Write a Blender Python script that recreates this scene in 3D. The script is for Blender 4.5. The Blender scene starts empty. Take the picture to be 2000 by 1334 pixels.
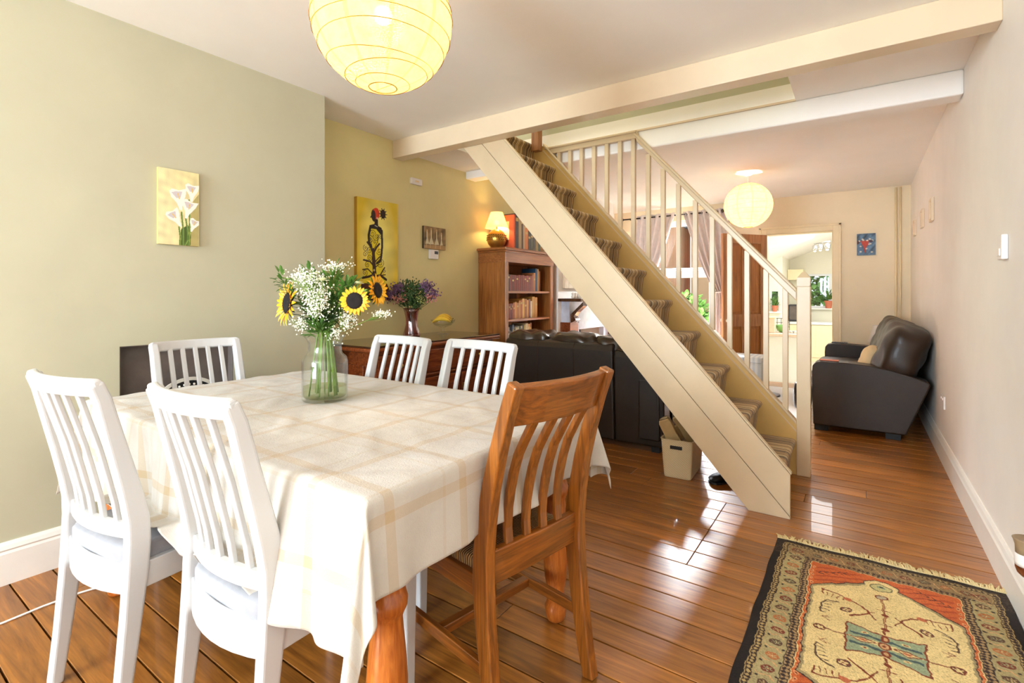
import bpy, math, random
import numpy as np
from mathutils import Vector, Matrix
random.seed(7)
rng = np.random.default_rng(7)
PI = math.pi
SC = bpy.context.scene
COL = SC.collection
# ------------------------------------------------------------------ camera
FPX, CX, CY = 979.0, 1000.0, 577.0
cam = bpy.data.cameras.new('camera')
cam.sensor_fit = 'HORIZONTAL'; cam.sensor_width = 36.0
cam.lens = 36.0 * FPX / 2000.0
cam.shift_x = 0.0
cam.shift_y = -(667.0 - CY) / 2000.0
cam.clip_start = 0.02; cam.clip_end = 200
camo = bpy.data.objects.new('camera', cam); COL.objects.link(camo)
camo.location = (0, 0, 1.17)
camo.rotation_euler = (PI / 2, 0, math.atan(680 / 979.0))
SC.camera = camo
# ------------------------------------------------------------------ colour management
SC.view_settings.view_transform = 'Standard'
SC.view_settings.look = 'None'
SC.view_settings.gamma = 1.0
SC.view_settings.use_curve_mapping = False
SC.view_settings.exposure = 1.02
SC.cycles.max_bounces = 9
SC.cycles.diffuse_bounces = 6
SC.cycles.glossy_bounces = 4
SC.cycles.transmission_bounces = 6
SC.cycles.transparent_max_bounces = 14
SC.cycles.caustics_reflective = False
SC.cycles.caustics_refractive = False
SC.cycles.sample_clamp_indirect = 4.0
# ------------------------------------------------------------------ world and lights
W = bpy.data.worlds.new('sky'); SC.world = W; W.use_nodes = True
nt = W.node_tree; nt.nodes.clear()
wo = nt.nodes.new('ShaderNodeOutputWorld'); wb = nt.nodes.new('ShaderNodeBackground')
wb.inputs[0].default_value = (0.86, 0.93, 1.0, 1); wb.inputs[1].default_value = 0.9
nt.links.new(wb.outputs[0], wo.inputs[0])


def area(name, loc, rot, sx, sy, power, color):
    l = bpy.data.lights.new(name, 'AREA'); l.shape = 'RECTANGLE'; l.size = sx; l.size_y = sy
    l.energy = power; l.color = color
    o = bpy.data.objects.new(name, l); COL.objects.link(o); o.location = loc; o.rotation_euler = rot
    return o


# daylight from the big front window of the dining end (behind the camera); the other area lamps are added fill
area('front_window_daylight', (-1.75, -3.55, 1.5), (PI / 2 + 0.55, 0, -0.45), 1.8, 1.9, 215, (0.76, 0.89, 1.0))
area('stairwell_added_fill', (-2.0, 3.4, 4.5), (0, 0, 0), 1.6, 0.6, 15, (1.0, 0.93, 0.82))  # added lamp brightening the stair carpet from above, no window built
area('living_window_added_fill', (-2.2, 8.7, 3.3), (math.radians(-52), 0, 0), 2.2, 1.6, 6000, (0.92, 0.94, 1.0))  # unseen area lamp added above the window frame to boost living room daylight
area('kitchen_added_fill', (-0.2, 9.4, 2.2), (0, 0, 0), 1.0, 2.2, 40, (0.95, 0.98, 1.0))  # added lamp brightening the kitchen from out of view, ceiling has no opening


def point(name, loc, power, color, r):
    l = bpy.data.lights.new(name, 'POINT'); l.energy = power; l.color = color; l.shadow_soft_size = r
    o = bpy.data.objects.new(name, l); COL.objects.link(o); o.location = loc
    return o


point('ceiling_lantern_bulb', (-1.345, 1.16, 2.13), 75, (1.0, 0.90, 0.74), 0.035)
point('living_lantern_bulb', (-0.967, 5.735, 2.13), 95, (1.0, 0.89, 0.72), 0.035)
point('table_lamp_bulb', (-3.03, 4.10, 1.915), 7.0, (1.0, 0.68, 0.28), 0.03)
point('kitchen_spot_bulb', (-0.47, 10.3, 1.98), 6, (1.0, 0.85, 0.6), 0.03)


# ------------------------------------------------------------------ materials
def hexc(r, g, b):
    f = lambda c: ((c / 255.0) / 12.92 if c / 255.0 <= 0.04045 else ((c / 255.0 + 0.055) / 1.055) ** 2.4)
    return (f(r), f(g), f(b), 1.0)


class NT:
    def __init__(s, name):
        s.m = bpy.data.materials.new(name); s.m.use_nodes = True; s.t = s.m.node_tree; s.t.nodes.clear()
        s.out = s.t.nodes.new('ShaderNodeOutputMaterial')

    def n(s, typ, **kw):
        nd = s.t.nodes.new(typ)
        for k, v in kw.items(): setattr(nd, k, v)
        return nd

    def l(s, a, b): s.t.links.new(a, b)

    def math(s, op, a, b=0.0, c=None):
        nd = s.n('ShaderNodeMath', operation=op)
        for i, v in enumerate((a, b, c)):
            if v is None: continue
            if isinstance(v, (int, float)): nd.inputs[i].default_value = v
            else: s.l(v, nd.inputs[i])
        return nd.outputs[0]

    def mix(s, fac, a, b):
        nd = s.n('ShaderNodeMix', data_type='RGBA')
        for idx, v in ((0, fac), (6, a), (7, b)):
            if isinstance(v, (int, float)): nd.inputs[idx].default_value = v
            elif isinstance(v, tuple): nd.inputs[idx].default_value = v
            else: s.l(v, nd.inputs[idx])
        return nd.outputs[2]

    def pr(s, color, rough=0.5, metal=0.0, coat=0.0, spec=0.5, sheen=0.0):
        p = s.n('ShaderNodeBsdfPrincipled')
        if isinstance(color, tuple): p.inputs['Base Color'].default_value = color
        else: s.l(color, p.inputs['Base Color'])
        if isinstance(rough, (int, float)): p.inputs['Roughness'].default_value = rough
        else: s.l(rough, p.inputs['Roughness'])
        p.inputs['Metallic'].default_value = metal
        p.inputs['Coat Weight'].default_value = coat
        p.inputs['Specular IOR Level'].default_value = spec
        p.inputs['Sheen Weight'].default_value = sheen
        s.l(p.outputs[0], s.out.inputs[0]); s.p = p
        return p

    def bump(s, h, strength=0.2, dist=0.01):
        b = s.n('ShaderNodeBump'); b.inputs['Strength'].default_value = strength; b.inputs['Distance'].default_value = dist
        s.l(h, b.inputs['Height']); s.l(b.outputs[0], s.p.inputs['Normal'])

    def coord(s, kind='Object', scale=(1, 1, 1)):
        tc = s.n('ShaderNodeTexCoord'); mp = s.n('ShaderNodeMapping'); mp.inputs['Scale'].default_value = scale
        s.l(tc.outputs[kind], mp.inputs[0]); return mp.outputs[0]

    def noise(s, vec, scale=5, detail=3, rough=0.5, dist=0.0):
        nd = s.n('ShaderNodeTexNoise'); nd.inputs['Scale'].default_value = scale; nd.inputs['Detail'].default_value = detail
        nd.inputs['Roughness'].default_value = rough; nd.inputs['Distortion'].default_value = dist
        if vec is not None: s.l(vec, nd.inputs['Vector'])
        return nd.outputs[0]

    def ramp(s, fac, stops, interp='LINEAR'):
        r = s.n('ShaderNodeValToRGB'); r.color_ramp.interpolation = interp
        el = r.color_ramp.elements
        while len(el) < len(stops): el.new(0.5)
        for e, (p, c) in zip(el, stops): e.position = p; e.color = c
        s.l(fac, r.inputs[0]); return r.outputs[0]


def paint(name, c, rough=0.55, var=0.04, bump=0.05, sc=6, metal=0.0, coat=0.0, spec=0.5, sheen=0.0):
    t = NT(name); v = t.coord()
    n = t.noise(v, sc, 4, 0.6)
    d = tuple(max(0, x * (1 - var * 2)) for x in c[:3]) + (1,)
    e = tuple(min(1, x * (1 + var)) for x in c[:3]) + (1,)
    t.pr(t.ramp(n, [(0.3, d), (0.7, e)]), rough, metal, coat, spec, sheen)
    if bump:
        t.bump(t.noise(v, sc * 18, 3, 0.6), bump, 0.004)
    return t.m


def wood(name, dark, light, rough=0.35, axis=2, freq=1.0, coat=0.15, rnd=0.0, stretch=9.0):
    t = NT(name)
    sc = [stretch * 3.0 * freq] * 3; sc[axis] = 3.0 * freq * 0.5
    v = t.coord('Object', tuple(sc))
    n = t.noise(v, 1.6, 5, 0.62, 1.6)
    n2 = t.noise(v, 7.0, 3, 0.6, 0.3)
    f = t.math('ADD', t.math('MULTIPLY', n, 0.75), t.math('MULTIPLY', n2, 0.25))
    col = t.ramp(f, [(0.33, dark), (0.52, tuple((a + b) / 2 for a, b in zip(dark, light))), (0.68, light)])
    if rnd:
        oi = t.n('ShaderNodeObjectInfo')
        k = t.math('ADD', t.math('MULTIPLY', oi.outputs['Random'], rnd * 2), 1 - rnd)
        vm = t.n('ShaderNodeVectorMath', operation='SCALE'); t.l(col, vm.inputs[0]); t.l(k, vm.inputs['Scale'])
        col = vm.outputs[0]
    t.pr(col, rough, 0, coat)
    t.bump(f, 0.08, 0.003)
    return t.m


def glassm(name, tint=(1, 1, 1, 1), gl=0.06, rough=0.02):
    t = NT(name)
    tr = t.n('ShaderNodeBsdfTransparent'); tr.inputs[0].default_value = tint
    g = t.n('ShaderNodeBsdfGlossy'); g.inputs['Roughness'].default_value = rough
    lw = t.n('ShaderNodeLayerWeight'); lw.inputs[0].default_value = 0.5
    f = t.math('ADD', t.math('MULTIPLY', t.math('POWER', lw.outputs['Facing'], 3.0), 0.55), gl)
    mx = t.n('ShaderNodeMixShader'); t.l(f, mx.inputs[0]); t.l(tr.outputs[0], mx.inputs[1]); t.l(g.outputs[0], mx.inputs[2])
    t.l(mx.outputs[0], t.out.inputs[0])
    return t.m


def vcolm(name, rough=0.6, bump=0.0, sheen=0.0, coat=0.0):
    t = NT(name); a = t.n('ShaderNodeVertexColor'); a.layer_name = 'Col'
    t.pr(a.outputs[0], rough, 0, coat, 0.3, sheen)
    if bump: t.bump(t.noise(t.coord(), 160, 2, 0.6), bump, 0.004)
    return t.m


def emit(name, c, s):
    t = NT(name); e = t.n('ShaderNodeEmission'); e.inputs[0].default_value = c; e.inputs[1].default_value = s
    t.l(e.outputs[0], t.out.inputs[0]); return t.m


M = {}
M['ceiling'] = paint('ceiling_paint', hexc(246, 242, 236), 0.7, 0.015, 0.04, 2)
M['wall_green'] = paint('sage_green_wall_paint', hexc(190, 187, 160), 0.6, 0.03, 0.08, 2.5)
M['wall_green_lamplit'] = paint('sage_wall_paint_lamplit', hexc(218, 205, 148), 0.6, 0.03, 0.08, 2.5)  # alcove wall: sage paint with warm lamplight put into its colour
M['wall_cream'] = paint('cream_wall_paint', hexc(242, 226, 194), 0.6, 0.025, 0.1, 2)
M['wall_white'] = paint('warm_white_wall_paint', hexc(242, 237, 230), 0.6, 0.025, 0.1, 2)
M['wall_kitchen'] = paint('kitchen_wall_paint', hexc(235, 232, 215), 0.6, 0.02, 0.0, 2)
M['gloss_cream'] = paint('cream_gloss_paint', hexc(220, 200, 170), 0.35, 0.02, 0.05, 5)
M['stair_cream'] = paint('stair_cream_paint', hexc(208, 186, 152), 0.32, 0.03, 0.06, 5)
M['casing'] = paint('cream_casing_paint', hexc(238, 218, 176), 0.4, 0.03, 0.05, 5)
M['stair_cream_warm_lit'] = paint('warm_lit_stair_paint', hexc(212, 178, 112), 0.35, 0.04, 0.06, 5)  # far string: cream stair paint yellowed to carry the warm light on it
M['skirt'] = paint('white_gloss_paint', hexc(238, 234, 226), 0.35, 0.02, 0.04, 5)
M['chair_white'] = paint('white_chair_lacquer', hexc(204, 204, 204), 0.3, 0.01, 0.0, 5, coat=0.1)
M['pine'] = wood('chair_pine', hexc(92, 48, 10), hexc(168, 98, 30), 0.32, 2, 1.0, 0.3)
M['pine_x'] = wood('chair_pine_cross', hexc(90, 47, 10), hexc(164, 94, 29), 0.32, 0, 1.0, 0.3)
M['pine_y'] = wood('chair_pine_long', hexc(90, 47, 10), hexc(162, 93, 29), 0.32, 1, 1.0, 0.3)
M['table_pine'] = wood('table_pine', hexc(150, 72, 20), hexc(204, 120, 48), 0.3, 2, 1.3, 0.3)
M['oak'] = wood('bookcase_oak', hexc(112, 62, 22), hexc(176, 110, 50), 0.35, 2, 0.7, 0.2)
M['oak_y'] = wood('bookcase_oak_long', hexc(112, 62, 24), hexc(170, 104, 50), 0.35, 1, 0.7, 0.2)
M['mahog'] = wood('sideboard_mahogany', hexc(84, 36, 16), hexc(150, 76, 36), 0.25, 1, 0.8, 0.4)
M['mahog_top'] = wood('sideboard_top_wood', hexc(48, 26, 12), hexc(84, 52, 28), 0.18, 1, 0.6, 0.6)
M['door_wood'] = wood('stripped_door_wood', hexc(120, 72, 38), hexc(184, 126, 76), 0.45, 2, 0.6, 0.1)
M['floor'] = wood('floorboard_pine', hexc(100, 56, 16), hexc(182, 116, 44), 0.33, 0, 0.55, 0.22, 0.22, 7.0)
M['gap'] = paint('floor_gap', hexc(40, 22, 12), 0.8, 0.05, 0)
M['leather'] = paint('dark_brown_leather', hexc(38, 27, 17), 0.38, 0.12, 0.25, 9, coat=0.08)
M['leather2'] = paint('brown_leather', hexc(40, 25, 12), 0.42, 0.12, 0.25, 9, coat=0.04, spec=0.35)
M['leather_top'] = paint('worn_leather_cushions', hexc(58, 45, 34), 0.24, 0.12, 0.25, 9, coat=0.25)
M['black'] = paint('black_matt', hexc(22, 20, 20), 0.6, 0.1, 0.1, 8)
M['slate'] = paint('slate_grey_recess', hexc(108, 98, 92), 0.7, 0.12, 0.15, 9)
M['seat_grey'] = paint('grey_seat_fabric', hexc(158, 158, 164), 0.85, 0.04, 0.3, 30, sheen=0.2)
M['curtain'] = paint('taupe_curtain_fabric', hexc(212, 202, 198), 0.8, 0.04, 0.15, 20, sheen=0.2)
M['brass'] = paint('brass', hexc(196, 150, 70), 0.3, 0.1, 0.1, 12, metal=0.9)
M['chrome'] = paint('chrome', hexc(200, 200, 200), 0.2, 0.03, 0, 8, metal=1.0)
M['iron'] = paint('dark_iron', hexc(60, 52, 46), 0.4, 0.1, 0, 8, metal=0.7)
M['white_plastic'] = paint('white_plastic', hexc(236, 230, 224), 0.4, 0.01, 0, 8)
M['upvc'] = paint('white_window_frame', hexc(226, 230, 234), 0.35, 0.01, 0, 8)
M['stem'] = paint('green_stem', hexc(120, 150, 60), 0.5, 0.15, 0, 20)
M['stem_dk'] = paint('dark_green_stem', hexc(66, 96, 40), 0.5, 0.15, 0, 20)
M['leaf'] = paint('green_leaf', hexc(84, 128, 48), 0.45, 0.25, 0.1, 14)
M['leaf_dk'] = paint('dark_green_leaf', hexc(58, 84, 40), 0.5, 0.25, 0.1, 14)
M['petal'] = paint('sunflower_petal', hexc(250, 184, 36), 0.5, 0.12, 0.1, 20)
M['disc'] = paint('sunflower_disc', hexc(20, 8, 6), 0.9, 0.3, 0.6, 60)
M['gyp'] = paint('gypsophila_white', hexc(250, 246, 228), 0.6, 0.02, 0, 8)
M['daisy'] = paint('cream_flower', hexc(244, 244, 206), 0.6, 0.04, 0, 8)
M['glass'] = glassm('clear_glass', (0.97, 0.985, 0.975, 1), 0.05)
M['pane'] = glassm('window_pane_glass', (0.98, 0.99, 0.99, 1), 0.02)
M['water'] = glassm('vase_water', (0.86, 0.90, 0.72, 1), 0.04)
M['purple_glass'] = glassm('purple_glass', (0.74, 0.48, 0.50, 1), 0.12, 0.06)
M['shoe'] = paint('beige_suede', hexc(176, 154, 116), 0.8, 0.1, 0.3, 18)
M['sole'] = paint('cream_rubber', hexc(196, 168, 116), 0.7, 0.08, 0.1, 10)
M['banana'] = paint('banana_skin', hexc(236, 192, 52), 0.45, 0.12, 0.05, 20)
M['rust_book'] = paint('orange_red_cover', hexc(196, 82, 40), 0.5, 0.05, 0, 8)
M['cream_paper'] = paint('cream_paper', hexc(234, 208, 160), 0.7, 0.02, 0, 8)
M['fringe'] = paint('cream_wool_fringe', hexc(222, 202, 150), 0.9, 0.08, 0.2, 40)
M['rug_edge'] = paint('dark_rug_binding', hexc(40, 32, 34), 0.95, 0.2, 0.3, 60)
M['pale_rug'] = paint('pale_living_rug', hexc(226, 220, 214), 0.95, 0.05, 0.5, 60)
M['cable'] = paint('white_cable', hexc(240, 236, 230), 0.5, 0, 0, 8)
M['terracotta'] = paint('terracotta', hexc(206, 120, 92), 0.7, 0.06, 0.1, 12)
M['kit_cream'] = paint('cream_cupboard_paint', hexc(240, 228, 190), 0.4, 0.01, 0, 6)
M['worktop'] = paint('pale_worktop', hexc(226, 204, 184), 0.4, 0.05, 0, 30)
M['kit_white'] = paint('white_panel', hexc(238, 240, 236), 0.4, 0.01, 0, 6)
M['kit_floor'] = paint('pale_kitchen_floor', hexc(220, 214, 206), 0.35, 0.04, 0, 6)
M['dark_plastic'] = paint('dark_plastic', hexc(64, 62, 66), 0.4, 0.08, 0, 10)
M['green_ceramic'] = paint('green_ceramic', hexc(120, 176, 96), 0.3, 0.05, 0, 10)
M['marble'] = paint('pale_grey_marble', hexc(196, 200, 214), 0.2, 0.08, 0, 12)
M['amber'] = paint('amber_liquid_glass', hexc(110, 44, 12), 0.1, 0.3, 0, 20, coat=0.6)
M['taupe'] = paint('taupe_plastic', hexc(150, 126, 96), 0.4, 0.03, 0, 10)
M['wicker'] = None
M['porcelain'] = paint('white_porcelain', hexc(240, 234, 220), 0.2, 0.01, 0, 8)


def basket_mat():
    t = NT('woven_cream_plastic'); v = t.coord('Object', (1, 1, 1))
    sx = t.n('ShaderNodeSeparateXYZ'); t.l(v, sx.inputs[0])
    s = t.math('ADD', sx.outputs[0], sx.outputs[1])
    a = t.math('SINE', t.math('MULTIPLY', s, 520.0)); b = t.math('SINE', t.math('MULTIPLY', sx.outputs[2], 520.0))
    h = t.math('MULTIPLY', a, b)
    t.pr(t.mix(t.math('MULTIPLY', t.math('ADD', h, 1.0), 0.5), hexc(190, 166, 120), hexc(240, 224, 186)), 0.55)
    t.bump(h, 0.5, 0.002); return t.m


M['wicker'] = basket_mat()


def carpet_mat():
    t = NT('striped_stair_carpet'); v = t.coord('Object', (1, 1, 1))
    sx = t.n('ShaderNodeSeparateXYZ'); t.l(v, sx.inputs[0])
    y = t.math('ADD', sx.outputs[1], t.math('MULTIPLY', t.noise(v, 9, 2), 0.004))
    k = t.math('FLOOR', t.math('MULTIPLY', y, 175.0))
    wn = t.n('ShaderNodeTexWhiteNoise', noise_dimensions='1D'); t.l(k, wn.inputs['W'])
    col = t.ramp(wn.outputs[0], [(0.0, hexc(92, 70, 44)), (0.24, hexc(166, 134, 86)), (0.48, hexc(124, 98, 62)), (0.66, hexc(238, 214, 164)), (0.80, hexc(186, 150, 98))], 'CONSTANT')
    t.pr(col, 0.95, 0, 0, 0.1, 0.2)
    t.bump(t.noise(v, 400, 2), 0.5, 0.003); return t.m


M['carpet'] = carpet_mat()


def cloth_mat():
    t = NT('checked_linen_tablecloth'); uv = t.n('ShaderNodeTexCoord'); sx = t.n('ShaderNodeSeparateXYZ'); t.l(uv.outputs['UV'], sx.inputs[0])

    def band(c, period, w, off):
        f = t.math('FRACT', t.math('ADD', t.math('DIVIDE', c, period), off))
        d = t.math('ABSOLUTE', t.math('SUBTRACT', f, 0.5))
        return t.math('LESS_THAN', d, w)

    a = t.math('ADD', band(sx.outputs[0], 0.235, 0.055, 0.15), t.math('MULTIPLY', band(sx.outputs[0], 0.235, 0.02, 0.42), 0.45))
    b = t.math('ADD', band(sx.outputs[1], 0.235, 0.055, 0.30), t.math('MULTIPLY', band(sx.outputs[1], 0.235, 0.02, 0.58), 0.45))
    s = t.math('MINIMUM', t.math('MULTIPLY', t.math('ADD', a, b), 0.55), 1.0)
    n = t.noise(uv.outputs['UV'], 9, 4)
    base = t.ramp(n, [(0.3, hexc(186, 178, 167)), (0.7, hexc(196, 190, 180))])
    col = t.mix(s, base, hexc(180, 158, 126))
    t.pr(col, 0.85, 0, 0, 0.2, 0.25)
    v = t.coord('UV', (1, 1, 1))
    t.bump(t.math('ADD', t.noise(v, 260, 2), t.math('MULTIPLY', t.noise(v, 22, 4, 0.65), 2.5)), 0.22, 0.006); return t.m


M['cloth'] = cloth_mat()


def rush_mat():
    t = NT('woven_rush_seat'); v = t.coord('Object', (1, 1, 1)); sx = t.n('ShaderNodeSeparateXYZ'); t.l(v, sx.inputs[0])
    ax = t.math('ABSOLUTE', sx.outputs[0]); ay = t.math('ABSOLUTE', sx.outputs[1])
    sel = t.math('GREATER_THAN', ax, ay)
    c = t.math('ADD', t.math('MULTIPLY', sel, sx.outputs[1]), t.math('MULTIPLY', t.math('SUBTRACT', 1.0, sel), sx.outputs[0]))
    h = t.math('SINE', t.math('MULTIPLY', t.math('ADD', c, t.math('MULTIPLY', t.noise(v, 14, 2), 0.004)), 850.0))
    t.pr(t.mix(t.math('MULTIPLY', t.math('ADD', h, 1), 0.5), hexc(92, 62, 34), hexc(206, 164, 104)), 0.7)
    t.bump(h, 0.6, 0.003); return t.m


M['rush'] = rush_mat()


def paper_shade(name, strength):
    t = NT(name); v = t.coord('Object', (1, 1, 1)); n = t.noise(v, 26, 5, 0.7)
    col = t.ramp(n, [(0.3, hexc(234, 180, 88)), (0.7, hexc(244, 194, 108))])
    sx = t.n('ShaderNodeSeparateXYZ'); t.l(v, sx.inputs[0])
    an = t.math('ARCTAN2', sx.outputs[1], sx.outputs[0])
    fr = t.math('FRACT', t.math('MULTIPLY', an, 10 / (2 * PI)))
    if 'lantern' in name: col = t.mix(t.math('LESS_THAN', fr, 0.10), col, hexc(238, 188, 84))
    tl = t.n('ShaderNodeBsdfTranslucent'); t.l(col, tl.inputs[0])
    df = t.n('ShaderNodeBsdfDiffuse'); t.l(col, df.inputs[0])
    em = t.n('ShaderNodeEmission'); em.inputs[0].default_value = (1.0, 0.80, 0.36, 1); em.inputs[1].default_value = strength
    m1 = t.n('ShaderNodeMixShader'); m1.inputs[0].default_value = 0.45; t.l(df.outputs[0], m1.inputs[1]); t.l(tl.outputs[0], m1.inputs[2])
    ad = t.n('ShaderNodeAddShader'); t.l(m1.outputs[0], ad.inputs[0]); t.l(em.outputs[0], ad.inputs[1])
    tp = t.n('ShaderNodeBsdfTransparent'); m2 = t.n('ShaderNodeMixShader'); m2.inputs[0].default_value = 0.05
    t.l(ad.outputs[0], m2.inputs[1]); t.l(tp.outputs[0], m2.inputs[2])
    t.l(m2.outputs[0], t.out.inputs[0]); return t.m


M['paper'] = paper_shade('lit_paper_lantern', 0.0)
M['lampshade'] = paper_shade('lit_fabric_shade', 0.35)
M['rib'] = paint('bamboo_rib', hexc(150, 110, 36), 0.6, 0.05, 0)


def simple_stripes(name, c1, c2, freq, ax=0):
    t = NT(name); v = t.coord('Object', (1, 1, 1)); sx = t.n('ShaderNodeSeparateXYZ'); t.l(v, sx.inputs[0])
    h = t.math('SINE', t.math('MULTIPLY', sx.outputs[ax], freq))
    t.pr(t.mix(t.math('MULTIPLY', t.math('ADD', h, 1), 0.5), c1, c2), 0.8, 0, 0, 0.2, 0.2); return t.m


M['ottoman'] = simple_stripes('pale_blue_striped_fabric', hexc(190, 200, 206), hexc(226, 230, 228), 120.0, 0)


def print_mat():
    t = NT('printed_cushion_fabric'); v = t.coord('Object', (1, 1, 1)); n = t.noise(v, 26, 3, 0.6, 1.2)
    col = t.ramp(n, [(0.0, hexc(70, 66, 70)), (0.40, hexc(130, 124, 124)), (0.47, hexc(226, 218, 208)), (0.60, hexc(150, 176, 190)), (0.66, hexc(236, 230, 220))], 'CONSTANT')
    t.pr(col, 0.85); return t.m


M['print'] = print_mat()


def brick_mat():
    t = NT('orange_brick_house'); v = t.coord('Generated', (1, 1, 1))
    b = t.n('ShaderNodeTexBrick'); b.inputs['Scale'].default_value = 14.0
    b.inputs['Color1'].default_value = hexc(214, 140, 96); b.inputs['Color2'].default_value = hexc(198, 118, 80); b.inputs['Mortar'].default_value = hexc(210, 180, 150)
    t.l(v, b.inputs['Vector']); t.pr(b.outputs[0], 0.8); return t.m


M['brick'] = brick_mat()
M['roof'] = paint('grey_roof_slate', hexc(120, 126, 138), 0.7, 0.08, 0.2, 6)
M['garden'] = paint('garden_foliage', hexc(128, 178, 92), 0.6, 0.35, 0.1, 5)
M['lawn'] = paint('garden_ground', hexc(150, 160, 130), 0.9, 0.1, 0.1, 3)


# ------------------------------------------------------------------ mesh builder
class B:
    def __init__(s): s.v = []; s.f = []

    def add(s, vs, fs):
        o = len(s.v); s.v += [tuple(map(float, p)) for p in vs]; s.f += [tuple(i + o for i in f) for f in fs]; return s

    def box(s, x0, y0, z0, x1, y1, z1):
        return s.add([(x0, y0, z0), (x1, y0, z0), (x1, y1, z0), (x0, y1, z0), (x0, y0, z1), (x1, y0, z1), (x1, y1, z1), (x0, y1, z1)],
                     [(3, 2, 1, 0), (4, 5, 6, 7), (0, 1, 5, 4), (1, 2, 6, 5), (2, 3, 7, 6), (3, 0, 4, 7)])

    def prism(s, poly, axis, a, b):
        """poly in the two remaining axes (in x,y,z order), extruded along axis from a to b"""
        n = len(poly); vs = []
        for c in (a, b):
            for p, q in poly:
                vs.append({0: (c, p, q), 1: (p, c, q), 2: (p, q, c)}[axis])
        fs = [tuple(range(n))[::-1], tuple(range(n, 2 * n))]
        for i in range(n): j = (i + 1) % n; fs.append((i, j, n + j, n + i))
        ar = sum(poly[i][0] * poly[(i + 1) % n][1] - poly[(i + 1) % n][0] * poly[i][1] for i in range(n)) * (b - a)
        if axis == 1: ar = -ar
        if ar < 0: fs = [f[::-1] for f in fs]
        return s.add(vs, fs)

    def lathe(s, prof, n=24, c=(0, 0, 0), cap=True, mod=None):
        vs = []; fs = []
        for k, (r, z) in enumerate(prof):
            for i in range(n):
                a = 2 * PI * i / n; rr = r if mod is None else r * mod(a, z)
                vs.append((c[0] + rr * math.cos(a), c[1] + rr * math.sin(a), c[2] + z))
        for k in range(len(prof) - 1):
            for i in range(n):
                j = (i + 1) % n; fs.append((k * n + i, k * n + j, (k + 1) * n + j, (k + 1) * n + i))
        if cap:
            if prof[0][0] > 1e-4: fs.append(tuple(range(n))[::-1])
            if prof[-1][0] > 1e-4: fs.append(tuple(range((len(prof) - 1) * n, len(prof) * n)))
        return s.add(vs, fs)

    def tube(s, path, r, n=8, closed=False):
        P = [Vector(p) for p in path]; m = len(P); vs = []; fs = []
        rs = r if isinstance(r, (list, tuple)) else [r] * m
        up = Vector((0, 0, 1)); prev = None
        for i in range(m):
            if closed: t = P[(i + 1) % m] - P[i - 1]
            else: t = P[min(i + 1, m - 1)] - P[max(i - 1, 0)]
            t = t.normalized() if t.length > 1e-9 else Vector((0, 0, 1))
            if prev is None:
                a = t.cross(up)
                if a.length < 0.05: a = t.cross(Vector((1, 0, 0)))
            else:
                a = prev - t * prev.dot(t)
                if a.length < 1e-6: a = t.cross(up)
            a.normalize(); prev = a; b = t.cross(a)
            for k in range(n):
                th = 2 * PI * k / n; vs.append(P[i] + (a * math.cos(th) + b * math.sin(th)) * rs[i])
        for i in range(m if closed else m - 1):
            for k in range(n):
                q = (k + 1) % n; i2 = (i + 1) % m; fs.append((i * n + k, i * n + q, i2 * n + q, i2 * n + k))
        if not closed: fs += [tuple(range(n))[::-1], tuple(range((m - 1) * n, m * n))]
        return s.add(vs, fs)

    def sweep(s, path, wdir, w, t):
        """rectangular section swept on a path: w along wdir, t along normal"""
        P = [Vector(p) for p in path]; m = len(P); wd = Vector(wdir).normalized(); vs = []; fs = []
        ws = w if isinstance(w, (list, tuple)) else [w] * m
        ts = t if isinstance(t, (list, tuple)) else [t] * m
        for i in range(m):
            tg = (P[min(i + 1, m - 1)] - P[max(i - 1, 0)]).normalized()
            wv = (wd - tg * wd.dot(tg)).normalized(); nv = tg.cross(wv)
            for a, b in ((-1, -1), (1, -1), (1, 1), (-1, 1)): vs.append(P[i] + wv * (a * ws[i] / 2) + nv * (b * ts[i] / 2))
        for i in range(m - 1):
            for k in range(4):
                q = (k + 1) % 4; fs.append((i * 4 + k, i * 4 + q, i * 4 + 4 + q, i * 4 + 4 + k))
        fs += [(3, 2, 1, 0), tuple(range((m - 1) * 4, m * 4))]
        return s.add(vs, fs)

    def ball(s, c, r, n=8, m=5, sq=(1, 1, 1)):
        vs = [(c[0], c[1], c[2] - r * sq[2])]; fs = []
        for i in range(1, m):
            ph = -PI / 2 + PI * i / m
            for k in range(n):
                a = 2 * PI * k / n; vs.append((c[0] + r * sq[0] * math.cos(ph) * math.cos(a), c[1] + r * sq[1] * math.cos(ph) * math.sin(a), c[2] + r * sq[2] * math.sin(ph)))
        vs.append((c[0], c[1], c[2] + r * sq[2])); T = len(vs) - 1
        for k in range(n):
            q = (k + 1) % n; fs.append((0, 1 + q, 1 + k)); fs.append((T, 1 + (m - 2) * n + k, 1 + (m - 2) * n + q))
            for i in range(m - 2): fs.append((1 + i * n + k, 1 + i * n + q, 1 + (i + 1) * n + q, 1 + (i + 1) * n + k))
        return s.add(vs, fs)

    def octa(s, c, r):
        x, y, z = c
        return s.add([(x + r, y, z), (x - r, y, z), (x, y + r, z), (x, y - r, z), (x, y, z + r), (x, y, z - r)],
                     [(0, 2, 4), (2, 1, 4), (1, 3, 4), (3, 0, 4), (2, 0, 5), (1, 2, 5), (3, 1, 5), (0, 3, 5)])

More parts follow.
